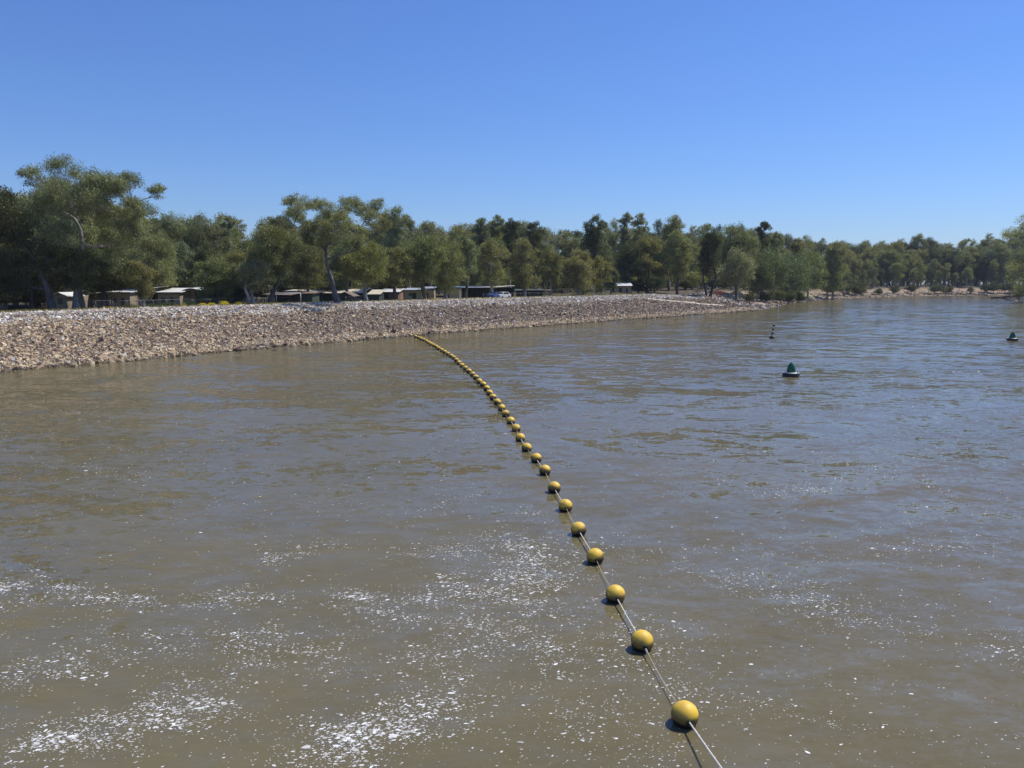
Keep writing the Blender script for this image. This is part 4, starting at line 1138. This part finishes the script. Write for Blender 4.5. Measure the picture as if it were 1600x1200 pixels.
# orange barrier mesh
xa, Ya = at_y(1109, 452, 236)[:2]; za = ground_z(xa, Ya)
ob = empty('barrier_mesh', (xa, Ya, za)); tag(ob, 'orange plastic barrier mesh strung on stakes beside the leaning gum pair', 'barrier')
for i in range(5):
    m_ = MB(); m_.tube([(i*1.05, 0, 0), (i*1.05, 0, 1.3)], .03, 6); m_.build('stake', M['dark'], ob)
m_ = MB()
for j in range(7):
    pts = [(i*.35, .04, .35+j*.13+(.12*math.sin(i*1.3+1))) for i in range(13)]
    m_.tube(pts, .04, 4)
o = m_.build('mesh_band', M['orange'], ob)

# ------------------------------------------------------------------ fallen logs, mounds and mud rocks beyond the spit
def log(x, y, z, L_, r_, rz, tilt, label, group, col, seed, branches=2):
    rr = random.Random(seed); m_ = MB()
    P = [(-L_/2+L_*i/6, rr.uniform(-.06, .06)*L_*(0 < i < 6), rr.uniform(-.02, .04)*L_) for i in range(7)]
    m_.tube(P, [r_*(1.15-.1*i) for i in range(7)], 9)
    for b_ in range(branches):
        i = rr.randint(2, 5); p = Vector(P[i]); d = Vector((rr.uniform(.2, 1), rr.uniform(-1, 1), rr.uniform(.3, 1.2))).normalized()*L_*rr.uniform(.15, .3)
        m_.tube([p, p+d*.5+Vector((0, 0, .1)), p+d], [r_*.5, r_*.35, r_*.12], 6)
    me_ = m_.mesh('fallen_log', M['bark']); o = link(bpy.data.objects.new('fallen_log', me_))
    o.location = (x, y, z); o.rotation_euler = (0, tilt, rz); o.color = (*col, 1)
    tag(o, label, 'log', group); return o
BLEACH = (0.50, 0.44, 0.34); GREYW = (0.22, 0.19, 0.16); DW = (0.06, .052, .045)
lg = random.Random(5)
def log_px(px, t_off, L_, r_, rz, tilt, label, group=None, col=BLEACH, br=2, zoff=.15):
    x, Y = crest_point(px, t_off); log(x, Y, max(ground_z(x, Y), 0)+zoff, L_, r_, rz, tilt, label, group, col, int(px*7+L_*10), br)
log_px(1252, 5, 7, .28, -.35, .1, 'bleached log slanting down the bank right of the willowy trees', col=BLEACH)
log_px(1270, 7, 9, .3, -.5, .22, 'long bleached log lying highest above the waterline', col=BLEACH)
log_px(1262, 2.5, 6, .25, .1, 0, 'bleached log at the water edge below the long slanting one', col=BLEACH)
log_px(1284, 3, 6, .25, .3, 0, 'short bleached log at the right end of the log pile', col=BLEACH)
log_px(1246, 2, 5, .3, -.1, 0, 'pale log beneath the last willowy tree, touching the water', col=BLEACH)
log_px(1310, 1.5, 8, .22, .2, 0, 'thin pale driftwood log at the start of the far bank', col=BLEACH)
for px in [1352, 1362, 1378, 1392, 1408, 1428, 1444, 1452, 1474, 1492, 1500, 1522, 1532, 1546, 1562, 1572]:
    log_px(px, lg.uniform(1, 9), lg.uniform(6, 13), lg.uniform(.2, .42), lg.uniform(-.9, .9), lg.uniform(-.25, .3), f'weathered log or root on the far beach {stretch(px)}', f'logs on the far beach {stretch(px)}', lg.choice([BLEACH, GREYW, DW, DW]), 4)
for px in [1128, 1140, 1150, 1158, 1170, 1182, 1195, 1205]:
    Yq = None
    log_px(px, lg.uniform(6, 12), lg.uniform(3, 6), lg.uniform(.14, .3), lg.uniform(-1, 1), lg.uniform(-.2, .3), 'grey branch debris on the shaded slope right of the stone bank', 'branch debris beside the stone bank', lg.choice([BLEACH, GREYW, GREYW]), 3)
# fallen trees at the right edge reaching into the water
a = at(1556, 466.0); log(a[0]+7, a[1]-4, .9, 22, .42, -.12, -.06, 'long dark fallen trunk reaching out over the water at the right edge', None, DW, 901, 7)
a = at(1580, 468.5); log(a[0]+5, a[1], .7, 17, .34, .1, -.05, 'dark fallen trunk below the longest one at the right edge', None, DW, 902, 7)
for q, (px, py, L_, dz, rz_, cc) in enumerate([(1568, 467.0, 14, .6, .5, DW), (1583, 468.0, 13, 1.0, -.45, DW), (1590, 469.5, 12, .9, .75, GREYW), (1575, 467.5, 10, 1.3, -.8, DW)]):
    a = at(px, py); log(a[0]+4, a[1]+2, dz, L_, .24, rz_, -.12, 'dead branch criss-crossing the fallen trunks at the right edge', 'dead branches in the fallen timber', cc, 910+q, 8)
a = at(1594, 472.5); log(a[0]+3, a[1]-1, .35, 11, .26, .3, 0, 'bleached fallen branch lowest at the right edge waterline', None, BLEACH, 903, 4)
a = at(1588, 470.5); log(a[0]+3, a[1]+1, .45, 12, .28, -.3, -.03, 'grey fallen branch in the middle of the right edge tangle', None, GREYW, 904, 6)
for i, (px, Y, h) in enumerate([(1592, 300, 4), (1606, 285, 6), (1600, 325, 6)]):
    x = at_y(px, 465, Y)[0]; k = h/4
    place_tree(BUSH[i], (x, Y, 1.2), i, (k*1.3, k*1.3, k), OLIVE, BARK_D, 'olive bush over the fallen trunks at the right edge', 'bush', 'bushes at the right edge', 'bank_bush')
# earth mounds
def mound(px, t_off, w_, h, label, col, seed):
    x, Y = crest_point(px, t_off); z = max(ground_z(x, Y), 0)
    n_ = 22; th = np.linspace(0, 2*np.pi, n_, endpoint=False); V = []; 
    for i, rr in enumerate(np.linspace(0.02, 1, 8)):
        zz = h*(1-rr**2)**.8 if rr < 1 else 0
        q = 1+.25*fbm(np.cos(th)*2, np.sin(th)*2, seed, 1)
        V.append(np.stack([np.cos(th)*rr*w_*q, np.sin(th)*rr*w_*.8*q, zz*(1+.25*fbm(np.cos(th)*3+i, np.sin(th)*3, seed+2, 1))-.35*(rr == 1)], 1))
    V = np.stack(V, 1); F = []
    for a_ in range(n_):
        for i in range(7): b_ = (a_+1) % n_; F.append((a_*8+i, a_*8+i+1, b_*8+i+1, b_*8+i))
    me_ = np_mesh('earth_mound', V.reshape(-1, 3), F, M['earth'], True, np.repeat(np.array([col]), n_*8, 0)); o = link(bpy.data.objects.new('earth_mound', me_)); o.location = (x, Y, z)
    tag(o, label, 'mound')
mound(1150, 15, 2.6, 2.0, 'pale clay mound high on the slope behind the orange barrier', (.42, .33, .2), 1)
mound(1184, 5.0, 2.6, .9, 'rounded pinkish sand mound beside the inlet', (.36, .27, .19), 2)
mound(1256, 7, 3.6, 1.2, 'grassy pale mound under the long bleached log', (.33, .30, .14), 3)
# mud rocks: scattered, one stuff object
def scatter_rocks(name, n, s0, s1, t0, t1, smin, smax, cols, label):
    s = rng.uniform(s0, s1, n); t = rng.uniform(t0, t1, n); c = np.array([PAL[k] for k in cols])[rng.integers(0, len(cols), n)]*rng.uniform(.7, 1.2, (n, 1))
    o = stones(n, s, t, rng.uniform(smin, smax, n), c, name, bank, .05); o['kind'] = 'stuff'
scatter_rocks('bank_rubble', 2600, S_SPIT, S_SPIT+45, 1.0, 22, .12, .5, ['grey', 'purple', 'beige', 'dark', 'white'], '')
scatter_rocks('beach_rubble', 2200, S_SPIT+40, S_SPIT+330, 0.3, 12, .15, .6, ['grey', 'beige', 'cream', 'dark'], '')
# small post in the water
a = at(1216, 481.5); m_ = MB(); m_.tube([(0, 0, -.5), (0, 0, 1.3)], .14, 8); o = m_.build('mooring_post', M['white']); o.location = a
tag(o, 'short whitish post standing in the water beyond the sandy spit', 'post')

# ------------------------------------------------------------------ the boom: yellow ball buoys on a rope
BP = [(1070,1117),(1003.5,1003),(961.5,929),(930,870.5),(904,827.5),(883.5,790.5),(866,762.5),(851.5,735.5),(838,716.5),(823,699.5),(813,684),(806.5,669),(798,657.5),(790,647),(784,637.5),(777,628.5),(770,621),(765,614),(760.5,607),(755,601),(749,596),(743.5,590),(738.5,585)]
CZ = 0.155     # centre of a ball above the water
pts = [at(x, y, CZ)[:2] for x, y in BP]
tail = [at(x, y, CZ)[:2] for x, y in [(738.5,585),(729,577),(716.5,566.5),(707,557.5),(694,549.5),(680,541),(665,532.5),(652,526.5),(647,524.8)]]
tl = catmull(tail, .05); d = np.r_[0, np.cumsum(np.hypot(*np.diff(tl, axis=0).T))]
q = 2.35
while q < d[-1]-.6:
    pts.append((np.interp(q, d, tl[:, 0]), np.interp(q, d, tl[:, 1]))); q += 2.35+random.uniform(-.15, .15)
NB = len(pts)
ORD = 'nearest,second,third,fourth,fifth,sixth,seventh,eighth,ninth,tenth,eleventh,twelfth,thirteenth,fourteenth,fifteenth,sixteenth,seventeenth,eighteenth,nineteenth,twentieth,twenty-first,twenty-second,twenty-third,twenty-fourth,twenty-fifth,twenty-sixth,twenty-seventh,twenty-eighth,twenty-ninth,thirtieth'.split(',')
RB = 0.25
def ball_mesh():
    b = MB(); prof = []
    for i in range(17):
        a_ = -math.pi/2+math.pi*i/16; prof.append((max(.001, RB*math.cos(a_)), RB*math.sin(a_)*.97))
    b.lathe(prof, 32)
    return b.mesh('float_ball', M['buoy'])
BALL = ball_mesh()
cm = MB(); cm.lathe([(.0, .0), (.052, .0), (.058, .03), (.036, .036), (.036, .012), (.0, .012)], 14); COLLAR = cm.mesh('collar', M['black_pl'])
for i, (x, y) in enumerate(pts):
    if i < 23: lab = f'yellow ball float, {ORD[i]} from the camera along the boom rope' if i else 'yellow ball float nearest to the camera, largest in view'
    else: lab = f'yellow ball float, {"first" if i == NB-1 else ORD[NB-1-i]} counting from the stony shore along the boom'
    a_ = pts[max(i-1, 0)]; b_ = pts[min(i+1, NB-1)]; ang = math.atan2(a_[1]-b_[1], a_[0]-b_[0])
    root = empty('yellow_buoy', (x, y, CZ+random.uniform(-.015, .015)), ang); tag(root, lab, 'buoy', 'yellow floats of the boom')
    o = link(bpy.data.objects.new('float_ball', BALL), root); o.rotation_euler = (random.uniform(-.22, .22), random.uniform(-.2, .2), random.uniform(0, 6.28))
    if i < 24:
        for sgn in (1, -1):
            c_ = link(bpy.data.objects.new('collar', COLLAR), root); c_.location = (sgn*(RB-.015), 0, -.02); c_.rotation_euler = (0, sgn*math.pi/2, 0)
# rope: thick white sleeve on every other gap, thin rope in the others
rope = empty('boom_rope', (pts[0][0], pts[0][1], 0)); tag(rope, 'pale boom rope with white pipe sleeves threading the yellow floats', 'rope')
chain_pts = [at(1158, 1262, .55)[:2]]+pts
for i in range(len(chain_pts)-1):
    A = Vector((*chain_pts[i], CZ-.02)); B = Vector((*chain_pts[i+1], CZ-.02))
    if i == 0: A = Vector(at(1160, 1245, .42))
    dv = (B-A); L_ = dv.length; dv.normalize()
    a2 = A+dv*(RB if i else 0); b2 = B-dv*RB
    thick = (i % 2 == 0)
    n_ = 9; P = []
    for k in range(n_):
        u = k/(n_-1); sag = (-.015 if thick else -.055)*math.sin(u*math.pi)
        P.append(a2.lerp(b2, u)+Vector((0, 0, sag))-Vector((pts[0][0], pts[0][1], 0)))
    m_ = MB(); m_.tube(P, .017 if thick else .0075, 8); m_.build('pipe_sleeve' if thick else 'rope_length', M['sleeve'] if thick else M['rope'], rope)
# shackle knot below the second float
p = Vector((*pts[1], CZ-.03)); dv = (Vector((*pts[0], CZ))-Vector((*pts[1], CZ))).normalized()
m_ = MB()
for k in range(4):
    c_ = p+dv*(RB+.03+.05*k)-Vector((pts[0][0], pts[0][1], 0)); m_.lathe([(.012, -.02), (.028, 0), (.012, .02)], 8, origin=tuple(c_+Vector((0, 0, -.008*k))))
m_.build('shackle', M['sleeve'], rope)
# anchor post on the shore where the boom ends
a = surf(np.array([st_of(*pts[-1])[0]]), np.array([2.2]))[0]
an = empty('anchor_post', tuple(a)); tag(an, 'rusty anchor post with a plate on the stones where the boom meets the shore', 'post')
m_ = MB(); m_.tube([(0, 0, -.3), (0, 0, 1.1)], .14, 10); m_.build('post', M['rust'], an)
m_ = MB(); m_.box((-.35, -.2, -.1), (.35, .35, .35)); m_.build('footing', M['rust'], an)
e = Vector((pts[-1][0]-a[0], pts[-1][1]-a[1], CZ-a[2])); m_ = MB(); m_.tube([(0, 0, .5), tuple(e*.5+Vector((0, 0, .1))), tuple(e)], .04, 6); m_.build('cable', M['rust'], an)

# ------------------------------------------------------------------ green channel markers and black floats
def marker(x, y, label):
    root = empty('channel_marker', (x, y, 0), .35); tag(root, label, 'buoy', 'green channel markers')
    m_ = MB(); m_.lathe([(0, -.25), (.62, -.25), (.69, -.18), (.70, .26), (.67, .30), (.0, .30)], 32); m_.build('float', M['black_pl'], root)
    m_ = MB(); m_.lathe([(0, .304), (.655, .304), (.64, .325), (.42, .345), (0, .345)], 32); dk = m_.build('deck', M['deck_white'], root)
    m_ = MB(); m_.lathe([(.0, .349), (.37, .349), (.375, .48), (.35, .66), (.29, .86), (.19, 1.04), (.09, 1.16), (.03, 1.24), (0, 1.25)], 20); t = m_.build('topmark', M['green_pl'], root)
    # pale reflective chevron on the river side, a thin shell proud of the cone
    m_ = MB(); m_.add([(.10, -.372, .50), (.27, -.262, .52), (.22, -.238, .74), (.16, -.30, .72)], [(0, 1, 2, 3)]); m_.build('reflector', M['galv'], t)
    for k in range(3):
        a_ = k*2.1+.9; m_ = MB(); m_.tube([(.58*math.cos(a_), .58*math.sin(a_), .33), (.58*math.cos(a_), .58*math.sin(a_), .46)], .04, 8); m_.build('lifting_lug', M['black_pl'], root)
p = at(1236.5, 588, 0); marker(p[0], p[1]+.1, 'green pointed channel marker on a black float, nearest to the camera in open water')
p = at(1582.5, 532, 0); marker(p[0], p[1]+.1, 'green pointed channel marker on a black float at the right edge of the view')
BD = []
for (px, py, r_, lab) in [(1207.2, 520.5, .19, 'small black ball float nearest the black drum'), (1208.3, 514.5, .19, 'middle one of three small black ball floats in line'), (1209.6, 508.5, .2, 'farthest small black ball float with a pale cap')]:
    p = at(px, py, .1); root = empty('black_float', (p[0], p[1], .12)); tag(root, lab, 'buoy', 'black floats in line upstream')
    m_ = MB(); m_.lathe([(max(.001, r_*math.cos(-math.pi/2+math.pi*i/10)), r_*math.sin(-math.pi/2+math.pi*i/10)) for i in range(11)], 16); m_.build('float_ball', M['black_pl'], root)
    m_ = MB(); m_.tube([(0, 0, r_-.02), (0, 0, r_+.08)], .05, 8); m_.build('cap', M['deck_white'], root)
p = at(1205.8, 528.5, 0); root = empty('black_drum', (p[0], p[1], 0)); tag(root, 'black drum float with a raised middle, nearest of the dark floats', 'buoy')
m_ = MB(); m_.lathe([(0, -.2), (.36, -.2), (.37, .24), (.33, .28), (0, .28)], 20); m_.build('float', M['black_pl'], root)
m_ = MB(); m_.lathe([(0, .284), (.16, .284), (.10, .44), (0, .46)], 14); m_.build('topmark', M['black_pl'], root)

# ------------------------------------------------------------------ foam flecks drifting on the water
SRC = [  # streaks of foam: polyline in picture rows (turned into river positions), half-width, weight
 ([(0,1165),(140,1150),(260,1120),(330,1070),(400,1030),(470,1025),(540,1010)], 40, .62),
 ([(380,1010),(450,1030),(500,1045)], 20, 1.3), ([(230,1110),(290,1125),(330,1100)], 16, .9), ([(30,1060),(180,1010),(330,1000),(420,1010)], 30, .55),
 ([(560,940),(640,960),(700,915),(790,880),(830,860)], 26, .85), ([(590,1150),(620,1080),(700,1010),(770,950),(790,900)], 46, .75),
 ([(520,1190),(600,1120),(700,1080)], 50, .7), ([(0,925),(60,905),(150,935),(300,945),(420,930)], 18, 1.0), ([(0,950),(25,940)], 22, .8),
 ([(430,875),(520,848),(640,862),(760,850),(830,810)], 16, .6), ([(780,830),(830,815),(860,830)], 18, .9), ([(1140,745),(1220,775),(1300,760)], 16, .5),
 ([(900,900),(960,960),(1000,1060)], 60, .35), ([(820,960),(900,1020),(960,1120)], 70, .35), ([(1180,900),(1300,950),(1400,985),(1600,1010)], 45, .28), ([(1200,1100),(1300,1130),(1450,1150),(1600,1160)], 12, .5),
 ([(1000,870),(1150,880),(1300,860),(1500,850)], 30, .2), ([(100,720),(200,745),(300,730)], 8, .25), ([(60,640),(180,650),(250,630)], 6, .25), ([(160,600),(280,590)], 4, .2), ([(680,800),(740,770),(800,760)], 14, .3),
 ([(1230,700),(1400,740),(1560,800)], 12, .2),
]
def dens_px(X, Y):
    D = np.full(X.shape, .05)
    for poly, hw, wt in SRC:
        best = np.full(X.shape, 1e9)
        for (xa, ya), (xb, yb) in zip(poly[:-1], poly[1:]):
            dx, dy = xb-xa, yb-ya; k = 2.0          # rows count double: the water recedes
            u = np.clip(((X-xa)*dx+(Y-ya)*dy*k*k)/(dx*dx+dy*dy*k*k+1e-6), 0, 1)
            best = np.minimum(best, np.hypot(X-xa-u*dx, (Y-ya-u*dy)*k))
        D += wt*np.exp(-(best/(hw*1.5))**2)
    return D
n = 700000
r_ = np.random.default_rng(77)
Yw = 10.3+60*r_.random(n)**1.6; Xw = (r_.random(n)*2-1)*(Yw*.72+1)
X8, Y8 = 800+1200*Xw/(Yw*cp+CAM_H*sp), 600-1200*(Yw*sp-CAM_H*cp)/(Yw*cp+CAM_H*sp)
D = dens_px(X8, Y8)
nz = fbm(Xw*.8-.5*Yw, Yw*1.3+.5*Xw, 61, 1.8, 4); nz2 = fbm(Xw*.5-.4*Yw, Yw*1.3+.4*Xw, 62, .45, 3)
D = np.minimum(D, 1.05)*np.clip(.85+1.5*nz, 0.1, 1.9)*np.clip(.9+1.2*nz2, .15, 2)
keep = r_.random(n) < D*.42
Xw, Yw, D = Xw[keep], Yw[keep], D[keep]; n = len(Xw)
sz = (.006+r_.gamma(.9, .0062, n))*(1+.3*np.clip(D, 0, 1.6)); sz = sz.clip(.007, .085)*(1+.008*(Yw-12))
kf = 7; th = np.arange(kf)*2*np.pi/kf
ph = r_.uniform(0, 6.28, n); el = r_.uniform(.45, 1.0, n)
rad = 1+r_.uniform(-.35, .35, (n, kf))
lx = np.cos(th)[None]*rad*sz[:, None]*1.25; ly = np.sin(th)[None]*rad*sz[:, None]*el[:, None]*.8
an_ = r_.normal(.25, .5, n); ca, sa = np.cos(an_)[:, None], np.sin(an_)[:, None]
VX = Xw[:, None]+lx*ca-ly*sa; VY = Yw[:, None]+lx*sa+ly*ca
V = np.stack([VX, VY, np.full_like(VX, .004)], -1)
ctr = np.stack([Xw, Yw, .006+sz*.18], -1)[:, None]
V = np.concatenate([V, ctr], 1).reshape(-1, 3)
b_ = (np.arange(n)*(kf+1))[:, None]; j = np.arange(kf)[None]
F = np.stack([b_+j, b_+(j+1) % kf, b_+kf+0*j], -1).reshape(-1, 3)
fo = link(bpy.data.objects.new('foam', np_mesh('foam', V, F, M['foam'], True)))
tag(fo, 'white foam flecks drifting in streaks on the brown river', 'foam', None, 'stuff')
print('foam flecks', n, 'buoys', NB)

# ------------------------------------------------------------------ thin summer haze over the whole place
hz = MB(); hz.box((-900, -400, -4.2), (1500, 1700, 60))
hzm = bpy.data.materials.new('haze'); hzm.use_nodes = True
hn = hzm.node_tree; hn.nodes.remove(hn.nodes['Principled BSDF'])
pv = hn.nodes.new('ShaderNodeVolumePrincipled'); pv.inputs['Color'].default_value = (0.80, 0.88, 1.0, 1); pv.inputs['Density'].default_value = 0.0001
hn.links.new(pv.outputs[0], hn.nodes['Material Output'].inputs['Volume'])
ho = hz.build('haze', hzm); tag(ho, 'thin pale haze lying over the river and wood', 'haze', None, 'stuff')

if __name__ == '__main__':
    print('TRIS', sum(sum(len(p.vertices)-2 for p in m.polygons) if len(m.polygons) < 3000 else len(m.loops)-2*len(m.polygons) for m in bpy.data.meshes))
    import re as _re
    for o in bpy.data.objects:
        l = o.get('label')
        if l and len(_re.findall(r"[A-Za-z0-9][A-Za-z0-9'\u2019-]*", l)) > 16: print('LONG', l)
